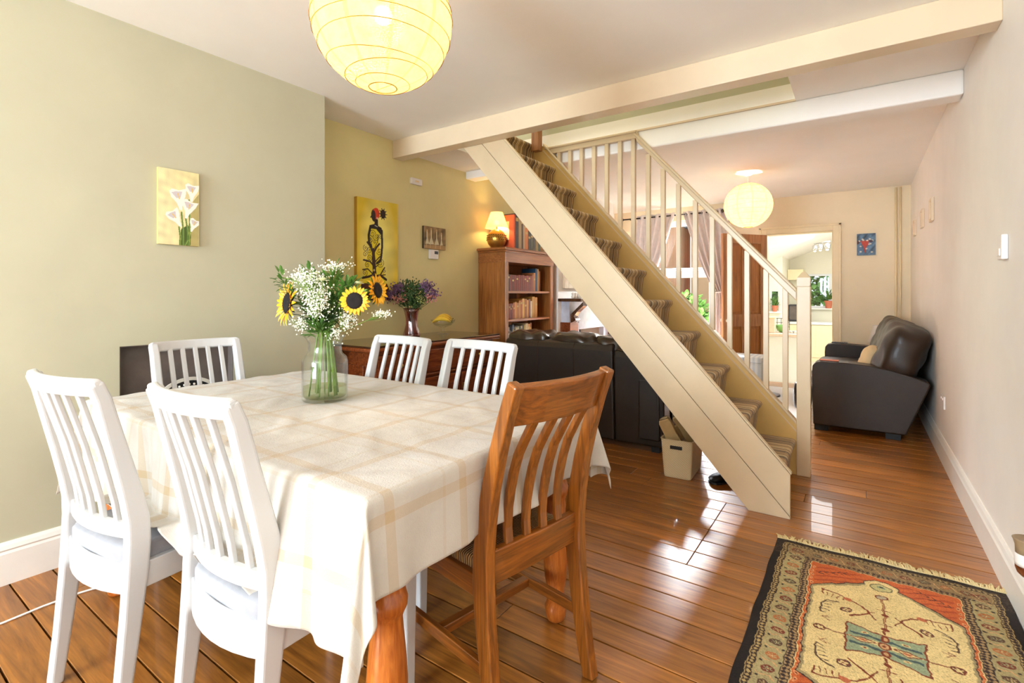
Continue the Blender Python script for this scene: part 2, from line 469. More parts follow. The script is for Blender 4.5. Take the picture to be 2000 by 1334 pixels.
    def leaf(s, c, d, up, L, w):
        c = Vector(c); d = Vector(d).normalized(); sd = d.cross(Vector(up))
        if sd.length < 0.01: sd = d.cross(Vector((1, 0, 0)))
        sd.normalize(); nn = sd.cross(d)
        pts = [c, c + d * L * 0.35 + sd * w * 0.5 + nn * L * 0.05, c + d * L * 0.75 + sd * w * 0.35, c + d * L - nn * L * 0.12, c + d * L * 0.75 - sd * w * 0.35, c + d * L * 0.35 - sd * w * 0.5 + nn * L * 0.05]
        mid = c + d * L * 0.5 - nn * L * 0.02
        return s.add(pts + [mid], [(0, 1, 6), (1, 2, 6), (2, 3, 6), (3, 4, 6), (4, 5, 6), (5, 0, 6)])

    def xf(s, mat):
        s.v = [tuple(mat @ Vector(p)) for p in s.v]; return s

    def puff(s, x0, y0, z0, x1, y1, z1, n=10, k=5.0, wr=0.0, freq=9.0, seed=0.0):
        """rounded cushion-like box with wrinkles"""
        cx, cy, cz = (x0 + x1) / 2, (y0 + y1) / 2, (z0 + z1) / 2; hx, hy, hz = (x1 - x0) / 2, (y1 - y0) / 2, (z1 - z0) / 2
        idx = {}; vs = []; fs = []

        def vid(a, b, c):
            key = (a, b, c)
            if key in idx: return idx[key]
            p = [2.0 * q / n - 1.0 for q in key]
            r = (abs(p[0]) ** k + abs(p[1]) ** k + abs(p[2]) ** k) ** (1.0 / k)
            p = [q / r for q in p]
            w = 1.0
            X, Y, Z = cx + p[0] * hx, cy + p[1] * hy, cz + p[2] * hz
            if wr:
                q = wr * (math.sin(freq * (X * 1.9 + Z * 2.3) + seed) * math.sin(freq * (Y * 2.1 - Z * 1.1 + X) + seed * 2) + 0.5 * math.sin(freq * 3.1 * (Y + X * 0.7) + seed * 3 + 2 * math.sin(freq * Z)))
                X += p[0] * q; Y += p[1] * q; Z += p[2] * q
            idx[key] = len(vs); vs.append((X, Y, Z)); return idx[key]

        for a in range(n):
            for b in range(n):
                fs.append((vid(a, b, 0), vid(a, b + 1, 0), vid(a + 1, b + 1, 0), vid(a + 1, b, 0)))
                fs.append((vid(a, b, n), vid(a + 1, b, n), vid(a + 1, b + 1, n), vid(a, b + 1, n)))
                fs.append((vid(a, 0, b), vid(a + 1, 0, b), vid(a + 1, 0, b + 1), vid(a, 0, b + 1)))
                fs.append((vid(a, n, b), vid(a, n, b + 1), vid(a + 1, n, b + 1), vid(a + 1, n, b)))
                fs.append((vid(0, a, b), vid(0, a, b + 1), vid(0, a + 1, b + 1), vid(0, a + 1, b)))
                fs.append((vid(n, a, b), vid(n, a + 1, b), vid(n, a + 1, b + 1), vid(n, a, b + 1)))
        return s.add(vs, fs)

    def put(s, name, mat, parent=None, smooth=False, bevel=0.0, kind=None, label=None, cat=None, group=None, seg=2, local=True, origin=None):
        off = Vector((0, 0, 0))
        if parent is not None and not local:
            q = parent
            while q is not None: off += q.location; q = q.parent
        if origin is not None: off += Vector(origin)
        me = bpy.data.meshes.new(name)
        me.from_pydata([(p[0] - off.x, p[1] - off.y, p[2] - off.z) for p in s.v], [], s.f); me.update()
        if smooth: me.polygons.foreach_set('use_smooth', [True] * len(me.polygons))
        o = bpy.data.objects.new(name, me); COL.objects.link(o)
        if mat is not None: me.materials.append(M[mat] if isinstance(mat, str) else mat)
        if parent is not None: o.parent = parent
        if origin is not None: o.location = Vector(origin)
        if bevel:
            b = o.modifiers.new('bevel', 'BEVEL'); b.width = bevel; b.segments = seg; b.limit_method = 'ANGLE'; b.angle_limit = 0.6; b.harden_normals = False
        tag(o, label, cat, group, kind)
        return o


def tag(o, label=None, cat=None, group=None, kind=None):
    if label: o['label'] = label
    if cat: o['category'] = cat
    if group: o['group'] = group
    if kind: o['kind'] = kind
    return o


def thing(name, label, cat, loc=(0, 0, 0), rz=0.0, group=None):
    o = bpy.data.objects.new(name, None); COL.objects.link(o); o.location = loc; o.rotation_euler = (0, 0, rz)
    o.empty_display_size = 0.1
    return tag(o, label, cat, group)


def struct(b, name, mat, parent=None, **kw):
    kind = None if parent is not None else 'structure'
    return b.put(name, mat, parent, kind=kind, local=True, **kw)


def copy_tree(o, parent=None):
    c = o.copy(); COL.objects.link(c); c.parent = parent
    for ch in list(o.children): copy_tree(ch, c)
    return c


def box(*a): return B().box(*a)


CEIL = 2.46
XR = 0.485; XL = -2.85; XA = -3.2; YB = -3.6; YF = 7.45
# ------------------------------------------------------------------ room shell
fl = struct(box(XA - 0.1, YB - 0.1, -0.12, XR + 0.1, YF + 0.15, -0.022), 'floor', 'gap')
bw = 0.132; y = -1.341; k = 0
struct(box(XA, YB, -0.02, XR, -1.341, 0.0), 'floor_front_end', 'floor')
while y < YF - 0.01:
    y1 = min(y + bw, YF)
    cuts = [XA] + sorted(random.uniform(XA + 0.5, XR - 0.4) for _ in range(1 if k % 3 else 2)) + [XR]
    if 2.2 < y < 2.9: cuts = [XA, -0.62, XR]
    for a, b_ in zip(cuts[:-1], cuts[1:]):
        o = box(-(b_ - a) / 2 + 0.0012, -(y1 - y) / 2 + 0.0028, -0.02, (b_ - a) / 2 - 0.0015, (y1 - y) / 2 - 0.0028, 0.0).put('floor_board', 'floor', fl, bevel=0.0015, seg=1)
        o.location = ((a + b_) / 2, (y + y1) / 2, 0.0)
    y = y1; k += 1

# left wall: chimney breast with fireplace recess
FP = (0.88, 1.40, 0.0, 0.93)
b = B()
b.box(XA - 0.1, YB, 0, XL, FP[0], CEIL); b.box(XA - 0.1, FP[1], 0, XL, 1.975, CEIL); b.box(XA - 0.1, FP[0], FP[3], XL, FP[1], CEIL)
struct(b, 'wall_left', 'wall_green')
b = B(); b.box(XL - 0.10, FP[0] - 0.001, 0, XL - 0.055, FP[1] + 0.001, FP[3] + 0.001)
b.box(XL - 0.1, FP[0] - 0.0, 0, XL - 0.002, FP[0] + 0.004, FP[3]); b.box(XL - 0.1, FP[1] - 0.004, 0, XL - 0.002, FP[1], FP[3]); b.box(XL - 0.1, FP[0], FP[3] - 0.004, XL - 0.002, FP[1], FP[3])
struct(b, 'trim_fireplace_recess', 'slate')
struct(box(XA - 0.1, 1.975, 0, XA, 5.03, CEIL), 'wall_left_alcove', 'wall_green_lamplit')
b = B(); b.box(XA - 0.1, 5.03, 0, XL, 5.35, CEIL); b.box(XA - 0.1, 5.35, 0.95, XL, 6.2, CEIL); b.box(XA - 0.1, 6.2, 0, XL, 6.6, CEIL); b.box(XA - 0.1, 5.35, 0, XA + 0.03, 6.2, 0.95)
struct(b, 'wall_left_living', 'wall_white')
struct(box(XA - 0.1, 6.6, 0, XA, YF, CEIL), 'wall_left_far', 'wall_white')
struct(box(XR, YB, -0.2, XR + 0.1, 12.7, 3.0), 'wall_right', 'wall_white')
# back wall with front window opening (behind the camera)
b = B(); b.box(XA, YB - 0.12, 0, -2.65, YB, CEIL); b.box(0.35, YB - 0.12, 0, XR, YB, CEIL); b.box(-2.65, YB - 0.12, 0, 0.35, YB, 0.55); b.box(-2.65, YB - 0.12, 2.42, 0.35, YB, CEIL)
struct(b, 'wall_back', 'wall_white')
# far wall: window -2.75..-1.68 x 0.62..2.28 ; door -1.01..-0.279 x 0..1.984
WX0, WX1, WZ0, WZ1 = -2.72, -1.70, 0.60, 2.27
DX0, DX1, DZ = -1.03, -0.279, 1.984
b = B(); T = 0.15
b.box(XA - 0.1, YF, 0, WX0, YF + T, CEIL); b.box(WX0, YF, 0, WX1, YF + T, WZ0); b.box(WX0, YF, WZ1, WX1, YF + T, CEIL)
b.box(WX1, YF, 0, DX0, YF + T, CEIL); b.box(DX0, YF, DZ, DX1, YF + T, CEIL); b.box(DX1, YF, 0, XR, YF + T, CEIL)
struct(b, 'wall_far', 'wall_cream')
# ceiling with stairwell opening
SX0, SX1, SY0, SY1 = -2.75, -0.35, 2.97, 3.80
b = B(); b.box(XA - 0.1, YB, CEIL, XR, SY0, CEIL + 0.12); b.box(XA - 0.1, SY1, CEIL, XR, YF + T, CEIL + 0.12)
b.box(XA - 0.1, SY0, CEIL, SX0, SY1, CEIL + 0.12); b.box(SX1, SY0, CEIL, XR, SY1, CEIL + 0.12)
struct(b, 'ceiling', 'ceiling')
struct(box(XA, 2.98, 2.385, SX0, 3.80, CEIL), 'trim_ceiling_soffit', 'ceiling')
struct(box(XA, 2.86, 2.31, XR, 2.97, CEIL), 'trim_ceiling_beam_near', 'gloss_cream', bevel=0.004)
struct(box(XA, 3.80, 2.315, XR, 3.95, CEIL), 'trim_ceiling_beam_far', 'ceiling', bevel=0.012)
b = B(); z0, z1 = CEIL + 0.12, 4.6
b.box(SX0 - .1, SY1, z0, SX1 + .1, SY1 + 0.06, z1); b.box(SX0 - .1, SY0 - 0.06, z0, SX1 + .1, SY0, z1); b.box(SX1, SY0, z0, SX1 + 0.06, SY1, z1); b.box(SX0 - 0.8, SY0, z0 + 2.0, SX0 - .74, SY1, z1); b.box(SX0 - .9, SY0 - .06, z1, SX1 + .1, SY1 + .06, z1 + .05)
b.box(SX0 - .9, SY0 - .06, z0 - 0.01, SX0, SY1 + .06, z0 + 0.0); b.box(SX0 - .8, SY0 - .06, z0, SX0 - .74, SY1 + .06, z1)
struct(b, 'wall_stairwell', 'wall_green')
struct(box(SX0, SY1 - 0.006, CEIL - 0.002, SX1, SY1 + 0.01, CEIL + 0.012), 'trim_stairwell_edge', 'gloss_cream')
# a brown upstairs door post glimpsed at the head of the stairs
b = box(-2.34, 3.66, 2.42, -2.27, 3.73, 3.0)
b.put('upper_post', 'door_wood', thing('landing_post', 'small brown wooden post at the head of the stairs below the ceiling beam', 'post', (-2.3, 3.7, 2.42)), local=False, bevel=0.004)


# skirting: profile swept on walls
def skirting(name, p0, p1, nrm, h=0.17, mat='skirt'):
    prof = [(0, 0), (0.018, 0), (0.018, h - 0.045), (0.013, h - 0.035), (0.017, h - 0.028), (0.012, h - 0.012), (0.005, h), (0, h)]
    P0 = Vector(p0); P1 = Vector(p1); N = Vector(nrm); n = len(prof)
    vs = [P0 + N * a + Vector((0, 0, z)) for a, z in prof] + [P1 + N * a + Vector((0, 0, z)) for a, z in prof]
    fs = [tuple(range(n)), tuple(range(n, 2 * n))[::-1]] + [(i, n + i, n + (i + 1) % n, (i + 1) % n) for i in range(n)]
    return struct(B().add(vs, fs), name, mat)


skirting('baseboard_right', (XR, YB, 0), (XR, YF, 0), (-1, 0, 0))
skirting('baseboard_left', (XL, YB, 0), (XL, FP[0] - 0.06, 0), (1, 0, 0))
skirting('baseboard_left_breast', (XL, FP[1] + 0.06, 0), (XL, 1.975, 0), (1, 0, 0))
skirting('baseboard_left_alcove', (XA, 1.975, 0), (XA, 5.03, 0), (1, 0, 0))
skirting('baseboard_far', (DX1 + 0.08, YF, 0), (XR, YF, 0), (0, -1, 0))

# door casing
b = B()
for x0, x1 in ((DX0 - 0.075, DX0), (DX1, DX1 + 0.075)): b.box(x0, YF - 0.022, 0, x1, YF, DZ + 0.075)
b.box(DX0, YF - 0.022, DZ, DX1, YF, DZ + 0.075)
for x0, x1 in ((DX0 - 0.085, DX0 - 0.06), (DX1 + 0.06, DX1 + 0.085)): b.box(x0, YF - 0.03, 0, x1, YF, DZ + 0.085)
b.box(DX0 - 0.085, YF - 0.03, DZ + 0.06, DX1 + 0.085, YF, DZ + 0.085)
b.box(DX0 - 0.001, YF, 0, DX0 + 0.01, YF + T, DZ); b.box(DX1 - 0.01, YF, 0, DX1 + 0.001, YF + T, DZ); b.box(DX0, YF, DZ - 0.01, DX1, YF + T, DZ + 0.001)
struct(b, 'trim_door_casing', 'casing', bevel=0.003)


# open stripped wood door, four panels
def panel_door(W_, H_, name, label, loc, rz):
    t = thing(name, label, 'door', loc, rz)
    st = 0.10; b = B()
    b.box(0, -0.02, 0.01, st, 0.02, H_); b.box(W_ - st, -0.02, 0.01, W_, 0.02, H_)
    for z0, z1 in ((0.01, 0.2), (0.76, 0.92), (H_ - 0.12, H_)): b.box(st, -0.02, z0, W_ - st, 0.02, z1)
    m0 = W_ / 2 - 0.045; b.box(m0, -0.02, 0.2, m0 + 0.09, 0.02, 0.76); b.box(m0, -0.02, 0.92, m0 + 0.09, 0.02, H_ - 0.12)
    b.put('door_frame', 'door_wood', t, bevel=0.003)
    for x0, x1 in ((st, m0), (m0 + 0.09, W_ - st)):
        for z0, z1 in ((0.2, 0.76), (0.92, H_ - 0.12)):
            b = box(x0, -0.005, z0, x1, 0.005, z1); b.box(x0 + .03, -0.011, z0 + .03, x1 - .03, 0.011, z1 - .03); b.put('door_panel', 'oak', t, bevel=.003)
    for sy in (-1, 1):
        b = B().lathe([(0.022, 0), (0.022, 0.004), (0.008, 0.006), (0.008, 0.03), (0.026, 0.04), (0.028, 0.052), (0.015, 0.064), (0.0, 0.066)], 16)
        b.xf(Matrix.Translation((W_ - 0.06, sy * 0.02, 0.84)) @ Matrix.Rotation(-sy * PI / 2, 4, 'X'))
        b.put('door_knob', 'porcelain', t, smooth=True)
    return t


panel_door(0.70, 1.965, 'door_1', 'open stripped brown wood panel door hinged at the kitchen doorway', (DX0 + 0.0, YF - 0.045, 0.005), PI + math.radians(52))['kind'] = 'structure'

# far window: frame, sash bars, panes
t = thing('window_1', None, None, ((WX0 + WX1) / 2, YF + 0.08, WZ0)); t['kind'] = 'structure'


def frame_rect(b, x0, z0, x1, z1, y0, y1, w):
    b.box(x0, y0, z0, x0 + w, y1, z1); b.box(x1 - w, y0, z0, x1, y1, z1); b.box(x0 + w, y0, z0, x1 - w, y1, z0 + w); b.box(x0 + w, y0, z1 - w, x1 - w, y1, z1)


b = B(); frame_rect(b, WX0, WZ0, WX1, WZ1, YF + 0.05, YF + 0.12, 0.05); b.box(WX0 + 0.05, YF + 0.04, 1.46, WX1 - 0.05, YF + 0.12, 1.54)
b.put('window_frame', 'upvc', t, local=False, bevel=0.004)
b = B(); frame_rect(b, WX0 + 0.05, 1.54, WX1 - 0.05, WZ1 - 0.05, YF + 0.06, YF + 0.10, 0.03); frame_rect(b, WX0 + 0.05, WZ0 + 0.05, WX1 - 0.05, 1.46, YF + 0.06, YF + 0.10, 0.03)
b.put('sash', 'upvc', t, local=False, bevel=0.003)
box(WX0 + 0.07, YF + 0.079, 1.56, WX1 - 0.07, YF + 0.083, WZ1 - 0.07).put('pane', 'pane', t, local=False)
box(WX0 + 0.07, YF + 0.079, WZ0 + 0.07, WX1 - 0.07, YF + 0.083, 1.45).put('pane', 'pane', t, local=False)
box(WX0 - 0.05, YF - 0.06, WZ0 - 0.03, WX1 + 0.05, YF + 0.05, WZ0).put('window_sill', 'upvc', t, local=False, bevel=0.004)

# ------------------------------------------------------------------ kitchen beyond the door
KZ = -0.2
struct(box(-1.72, YF + T, KZ - 0.05, XR, 12.75, KZ), 'floor_kitchen', 'kit_floor')
struct(box(DX0, YF, -0.2, DX1, YF + T, 0.0), 'trim_door_threshold', 'floor')
struct(B().prism([(-1.74, 1.765), (XR, 2.66), (XR, 2.76), (-1.74, 1.865)], 1, YF + T, 12.8), 'ceiling_kitchen', 'ceiling')
# far wall with window
KX0, KX1, KW0, KW1 = -1.05, -0.50, 0.90, 1.63
b = B(); b.box(-1.276, 12.6, KZ, KX0, 12.7, 2.8); b.box(KX1, 12.6, KZ, XR, 12.7, 2.8); b.box(KX0, 12.6, KZ, KX1, 12.7, KW0); b.box(KX0, 12.6, KW1, KX1, 12.7, 2.8)
struct(b, 'wall_kitchen_far', 'wall_kitchen')
LX0, LX1, LZ0, LZ1 = -1.49, -1.335, 0.85, 1.27
b = B(); b.box(-1.62, 11.3, KZ, LX0, 11.38, 2.3); b.box(LX1, 11.3, KZ, -1.276, 11.38, 2.3); b.box(LX0, 11.3, KZ, LX1, 11.38, LZ0); b.box(LX0, 11.3, LZ1, LX1, 11.38, 2.3); b.box(-1.356, 11.38, KZ, -1.276, 12.6, 2.3)
struct(b, 'wall_kitchen_left_return', 'wall_kitchen')
struct(box(-1.72, YF + T, KZ, -1.62, 11.38, 2.2), 'wall_kitchen_left', 'wall_kitchen')
for nm, x0, x1, z0, z1, y0 in (('window_2', KX0, KX1, KW0, KW1, 12.6), ('window_3', LX0, LX1, LZ0, LZ1, 11.3)):
    t = thing(nm, None, None, ((x0 + x1) / 2, y0, z0)); t['kind'] = 'structure'
    b = B(); w = 0.045 if nm == 'window_2' else 0.02; frame_rect(b, x0, z0, x1, z1, y0 + 0.01, y0 + 0.07, w)
    b.put('window_frame', 'upvc', t, local=False, bevel=0.003)
    box(x0 + w, y0 + 0.035, z0 + w, x1 - w, y0 + 0.039, z1 - w).put('pane', 'pane', t, local=False)
    box(x0 - 0.04, y0 - 0.10, z0 - 0.03, x1 + 0.04, y0 + 0.01, z0).put('window_sill', 'kit_white', t, local=False, bevel=0.004)


def cupboard(x0, x1, y0, y1, z0, z1, label, doors=2):
    t = thing('kitchen_cupboard', label, 'cupboard', ((x0 + x1) / 2, (y0 + y1) / 2, z0))
    box(x0, y0 + 0.02, z0, x1, y1, z1).put('body', 'kit_cream', t, local=False)
    w = (x1 - x0) / doors
    for i in range(doors):
        d = box(x0 + i * w + 0.004, y0, z0 + 0.1, x0 + (i + 1) * w - 0.004, y0 + 0.019, z1 - 0.01).put('cupboard_door', 'kit_cream', t, local=False, bevel=0.002)
        q = B(); frame_rect(q, x0 + i * w + 0.06, z0 + 0.16, x0 + (i + 1) * w - 0.06, z1 - 0.07, y0 - 0.005, y0 + 0.001, 0.012)
        q.put('door_moulding', 'kit_cream', d, local=False)
    return t


cupboard(-1.25, -0.40, 11.98, 12.58, KZ, 0.57, 'cream panelled kitchen base cupboard under the far window')
cupboard(-0.40, XR - 0.01, 11.98, 12.58, KZ, 0.57, 'cream panelled kitchen base cupboard in the far right corner')
tag(box(-1.27, 11.95, 0.57, XR - 0.005, 12.58, 0.62).put('kitchen_worktop', 'kit_white', bevel=0.006), 'white worktop running under the kitchen window', 'worktop')
t = thing('kitchen_unit', 'white kitchen unit with a beige worktop just inside the doorway', 'kitchen unit', (-1.1, 9.1, KZ))
box(-1.45, 8.93, KZ, -0.72, 9.45, 0.52).put('body', 'kit_white', t, local=False, bevel=0.004)
box(-1.48, 8.88, 0.52, -0.70, 9.48, 0.565).put('unit_top', 'worktop', t, local=False, bevel=0.008)
b = box(-1.255, 9.05, 0.568, -1.13, 9.2, 0.80); t = thing('wooden_box', 'pale wooden crate standing on the beige kitchen worktop', 'box', (-1.19, 9.12, 0.568))
b.put('box_body', 'worktop', t, local=False, bevel=0.004); box(-1.262, 9.04, 0.80, -1.12, 9.21, 0.82).put('box_lid', 'kit_cream', t, local=False, bevel=0.004)
t = thing('green_bowl', 'green ceramic bowl on the kitchen worktop beside the wooden crate', 'bowl', (-1.05, 9.25, 0.568))
B().lathe([(0.03, 0), (0.05, 0.01), (0.085, 0.06), (0.10, 0.12), (0.094, 0.12), (0.075, 0.06), (0.03, 0.02)], 20).put('bowl_body', 'green_ceramic', t, smooth=True)
t = thing('dish_rack', 'dark wire rack behind the green bowl in the kitchen', 'rack', (-1.08, 9.42, 0.568))
b = B()
for i in range(5): b.tube([(-0.12 + i * 0.06, 0, 0), (-0.12 + i * 0.06, 0, 0.22)], 0.005, 6)
for z in (0.08, 0.15, 0.22): b.tube([(-0.12, 0, z), (0.12, 0, z)], 0.005, 6)
b.put('wires', 'iron', t)
t = thing('kitchen_appliance', 'dark grey appliance on the far kitchen worktop seen left of the newel post', 'appliance', (-1.12, 12.2, 0.62))
box(-0.13, -0.12, 0, 0.13, 0.12, 0.36).put('body', 'dark_plastic', t, bevel=0.02); box(-0.11, -0.125, 0.04, 0.11, -0.118, 0.32).put('front_panel', 'slate', t, bevel=0.003)
t = thing('oven_tray', 'patterned dark tray on the kitchen unit below the grey appliance', 'tray', (-0.85, 9.2, 0.568))
box(-0.10, -0.1, 0, 0.11, 0.1, 0.03).put('tray_base', 'print', t, bevel=0.004)
# pelmet / cooker hood
t = thing('cooker_hood', 'cream cooker hood on the kitchen wall above the worktop', 'cooker hood', (-1.13, 12.3, 1.56))
B().prism([(-0.14, 0.12), (-0.14, 0.16), (0.15, 0.16), (0.15, 0.10), (0.05, -0.06), (-0.14, -0.06)], 1, -0.2, 0.28).put('hood_body', 'kit_cream', t, bevel=0.005)


def plant(loc, label, s=1.0, n=26):
    t = thing('potted_plant', label, 'plant', loc)
    B().lathe([(0.045 * s, 0), (0.06 * s, 0.11 * s), (0.066 * s, 0.11 * s), (0.066 * s, 0.13 * s), (0.055 * s, 0.13 * s), (0.05 * s, 0.10 * s), (0, 0.10 * s)], 16).put('pot', 'terracotta', t, smooth=False)
    b = B()
    for i in range(n):
        a = random.uniform(0, 2 * PI); e = random.uniform(0.3, 1.4)
        d = Vector((math.cos(a) * math.cos(e), math.sin(a) * math.cos(e), math.sin(e)))
        p = Vector((0, 0, 0.12 * s)) + d * random.uniform(0.02, 0.14) * s
        b.leaf(p, d, (0, 0, 1), 0.09 * s, 0.045 * s)
    b.put('foliage', 'leaf', t, kind='stuff')


plant((-1.40, 11.22, LZ0), 'potted green plant on the sill of the small kitchen window', 0.9)
plant((-0.55, 12.53, KW0), 'potted green plant on the sill of the far kitchen window', 1.2)
# spot bar on kitchen ceiling
t = thing('spotlight_bar', 'chrome bar of spotlights on the sloping kitchen ceiling', 'ceiling light', (-0.55, 10.3, 2.1))
B().tube([(-0.13, 0.25, 0.0), (0.12, -0.10, 0.0)], 0.012, 8).put('bar', 'chrome', t)
for i, (x, y_) in enumerate(((-0.12, 0.22), (-0.03, 0.1), (0.08, 0.0))):
    b = B().lathe([(0.03, 0), (0.045, 0.03), (0.04, 0.09), (0.012, 0.11)], 12, (x, y_, -0.13)); s_ = b.put('spot_head', 'chrome', t, smooth=True)
    B().ball((x, y_, -0.125), 0.024, 8, 5).put('bulb', emit('spot_glow', (1, 0.85, 0.6, 1), 14 if i == 2 else 3), s_, smooth=True)

# ------------------------------------------------------------------ outside
tag(box(-30, 12.9, -0.6, 12, 60, -0.4).put('garden_ground', 'lawn'), None, None, None, 'structure')
tag(box(-30, YF + 0.2, -0.6, -2.3, 12.9, -0.4).put('garden_patio', 'lawn'), None, None, None, 'structure')


def foliage(name, c, r, n, size, label, cat='bush', group=None):
    b = B()
    for i in range(n):
        d = Vector((random.gauss(0, 1), random.gauss(0, 1), random.gauss(0, 1))).normalized()
        rad = random.uniform(0.6, 1.0)
        p = Vector((d.x * r[0] * rad, d.y * r[1] * rad, d.z * r[2] * rad + r[2]))
        dd = (d + Vector((random.uniform(-1, 1), random.uniform(-1, 1), random.uniform(-1, 1)))).normalized()
        b.leaf(p, dd, (0, 0, 1), size, size * 0.6)
    t = thing(name, label, cat, c, 0, group)
    b.put('foliage', 'garden', t, kind='stuff')
    B().tube([(0, 0, 0), (0.05, 0, r[2] * 0.4), (0.0, 0.1, r[2] * 0.7)], [0.06, 0.04, 0.02], 7).put('trunk', 'door_wood', t)
    return t


foliage('garden_bush', (-3.05, 10.8, -0.4), (0.6, 0.5, 0.8), 2200, 0.14, 'green bush outside the living room window, on the right')
foliage('garden_bush', (-0.9, 15.4, -0.4), (1.5, 0.8, 1.7), 6500, 0.2, 'large leafy bush outside the far kitchen window')
t = thing('brick_house', 'orange brick house seen through the left of the living room window', 'house', (-6.3, 15.5, -0.4))
box(-1.9, 0, 0, 1.0, 4, 5.6).put('wall', 'brick', t); B().prism([(-2.1, 5.6), (1.2, 5.6), (-0.45, 7.2)], 1, -0.2, 4.2).put('roof', 'roof', t)
box(-0.4, -0.05, 2.6, 0.3, 0.02, 3.8).put('house_window', 'upvc', t)
t = thing('grey_roofed_house', 'brick house with a grey roof beyond the garden bush', 'house', (-4.2, 18.5, -0.4))
box(-0.8, 0, 0, 2.4, 3, 4.0).put('wall', 'brick', t); B().prism([(-0.2, 4.0), (3.2, 4.0), (3.2, 6.0)], 0, -1.0, 2.6).put('roof', 'roof', t)
box(-0.1, -0.05, 1.6, 0.6, 0.02, 3.0).put('house_window', 'upvc', t)
t = thing('garden_fence', 'pale grey garden fence below the bush outside', 'fence', (-4.5, 12.2, -0.4))
for i in range(16): box(-1.6 + i * 0.2, 0, 0, -1.42 + i * 0.2, 0.03, 1.0).put('fence_board', 'skirt', t)

# ------------------------------------------------------------------ curtains on far wall
ROD_Z = 2.335; ROD_Y = 7.33
t = thing('curtain_rod', 'dark bronze curtain rod with ball finials over the far window', 'curtain rod', (-2.3, ROD_Y, ROD_Z))
B().tube([(-0.70, 0, 0), (0.72, 0, 0)], 0.011, 10).put('pole', 'iron', t, smooth=True)
for x in (-0.72, 0.74): B().ball((x, 0, 0), 0.026, 10, 6).put('finial', 'iron', t, smooth=True)
for x in (-0.6, 0.68): B().tube([(x, 0, 0), (x, 0.11, -0.01)], 0.008, 6).put('bracket', 'iron', t)


def curtain(label, x0t, x1t, xm0, xm1, zt, x0b, x1b, z0, folds, tie):
    t = thing('curtain', label, 'curtain', ((x0t + x1t) / 2, ROD_Y, z0))
    b = B(); nz = 40; nx = 8 * folds
    cxl = t.location
    for i in range(nz + 1):
        s = i / nz; z = z0 + (2.375 - z0) * s
        if z > zt:
            q = ((z - zt) / (2.375 - zt)); q = q ** 0.75
            a = xm0 + (x0t - xm0) * q; c = xm1 + (x1t - xm1) * q
        else:
            q = min(1, (zt - z) / 0.35); a = xm0 + (x0b - xm0) * q; c = xm1 + (x1b - xm1) * q
        am = 0.035 if z > zt + .1 else 0.022
        for k in range(nx + 1):
            u = k / nx
            b.v.append((a + (c - a) * u - cxl[0], am * math.sin(u * folds * 2 * PI) - 0.0 + (-.02 if abs(z - zt) < .05 else 0), z - cxl[2]))
    for i in range(nz):
        for k in range(nx):
            p = i * (nx + 1) + k; b.f.append((p, p + 1, p + nx + 2, p + nx + 1))
    o = b.put('cloth_panel', 'curtain', t, smooth=True)
    md = o.modifiers.new('solid', 'SOLIDIFY'); md.thickness = 0.004
    if tie:
        mx = (xm0 + xm1) / 2 - cxl[0]; rx = (xm1 - xm0) / 2 + 0.012
        B().tube([(mx + rx * math.cos(a), 0.045 * math.sin(a), zt - cxl[2] + 0.01 * math.cos(a)) for a in [2 * PI * k / 20 for k in range(20)]], 0.012, 6, True).put('tieback', 'curtain', t, smooth=True)
    for k in range(folds):
        u = (k + 0.5) / folds; x = x0t + (x1t - x0t) * u - cxl[0]
        B().tube([(x, 0.022 * math.cos(a), ROD_Z - cxl[2] + 0.022 * math.sin(a)) for a in [2 * PI * j / 12 for j in range(12)]], 0.004, 5, True).put('eyelet_ring', 'chrome', t, smooth=True)


curtain('taupe eyelet curtain tied back at the left side of the far window', -2.78, -2.20, -2.84, -2.66, 1.22, -2.86, -2.64, 0.62, 5, True)
curtain('taupe eyelet curtain tied back at the right side of the far window', -2.10, -1.46, -1.64, -1.48, 1.22, -1.66, -1.42, 0.62, 6, True)

# ------------------------------------------------------------------ staircase
ST = thing('staircase', 'cream painted open staircase with striped carpet and white banister', 'staircase', (-0.3, 3.4, 0))
S = 1.147


def zt(x): return 0.26 + S * (-0.30 - x)


xt = -2.17; ZT = zt(xt)
lower = [(-0.50, 0), (-0.302, 0.0), (-0.302, 0.018), (-2.52, ZT - 0.0), (-0.50 - ZT / 1.143, ZT)]


def mid(x, f): return zt(x) - f


# near string: two boards with a groove, and capping
zl = lambda x: 1.143 * (-0.50 - x)
b = B().prism([(-0.50, 0), (-0.30, 0), (-0.30, 0.010), (-2.428, 2.407), (-2.605, 2.407)], 1, 2.975, 2.999)
b.put('string_board', 'stair_cream', ST, local=False, bevel=0.002)
b = B().prism([(-0.30, 0.015), (-0.30, 0.237), (-2.227, 2.407), (-2.424, 2.407)], 1, 2.972, 3.000)
b.put('string_board', 'stair_cream', ST, local=False, bevel=0.003)
b = B().prism([(-0.294, 0.234), (-0.294, 0.245), (-2.219, 2.412), (-2.231, 2.412)], 1, 2.968, 3.004)
b.put('string_capping', 'stair_cream', ST, local=False, bevel=0.004)
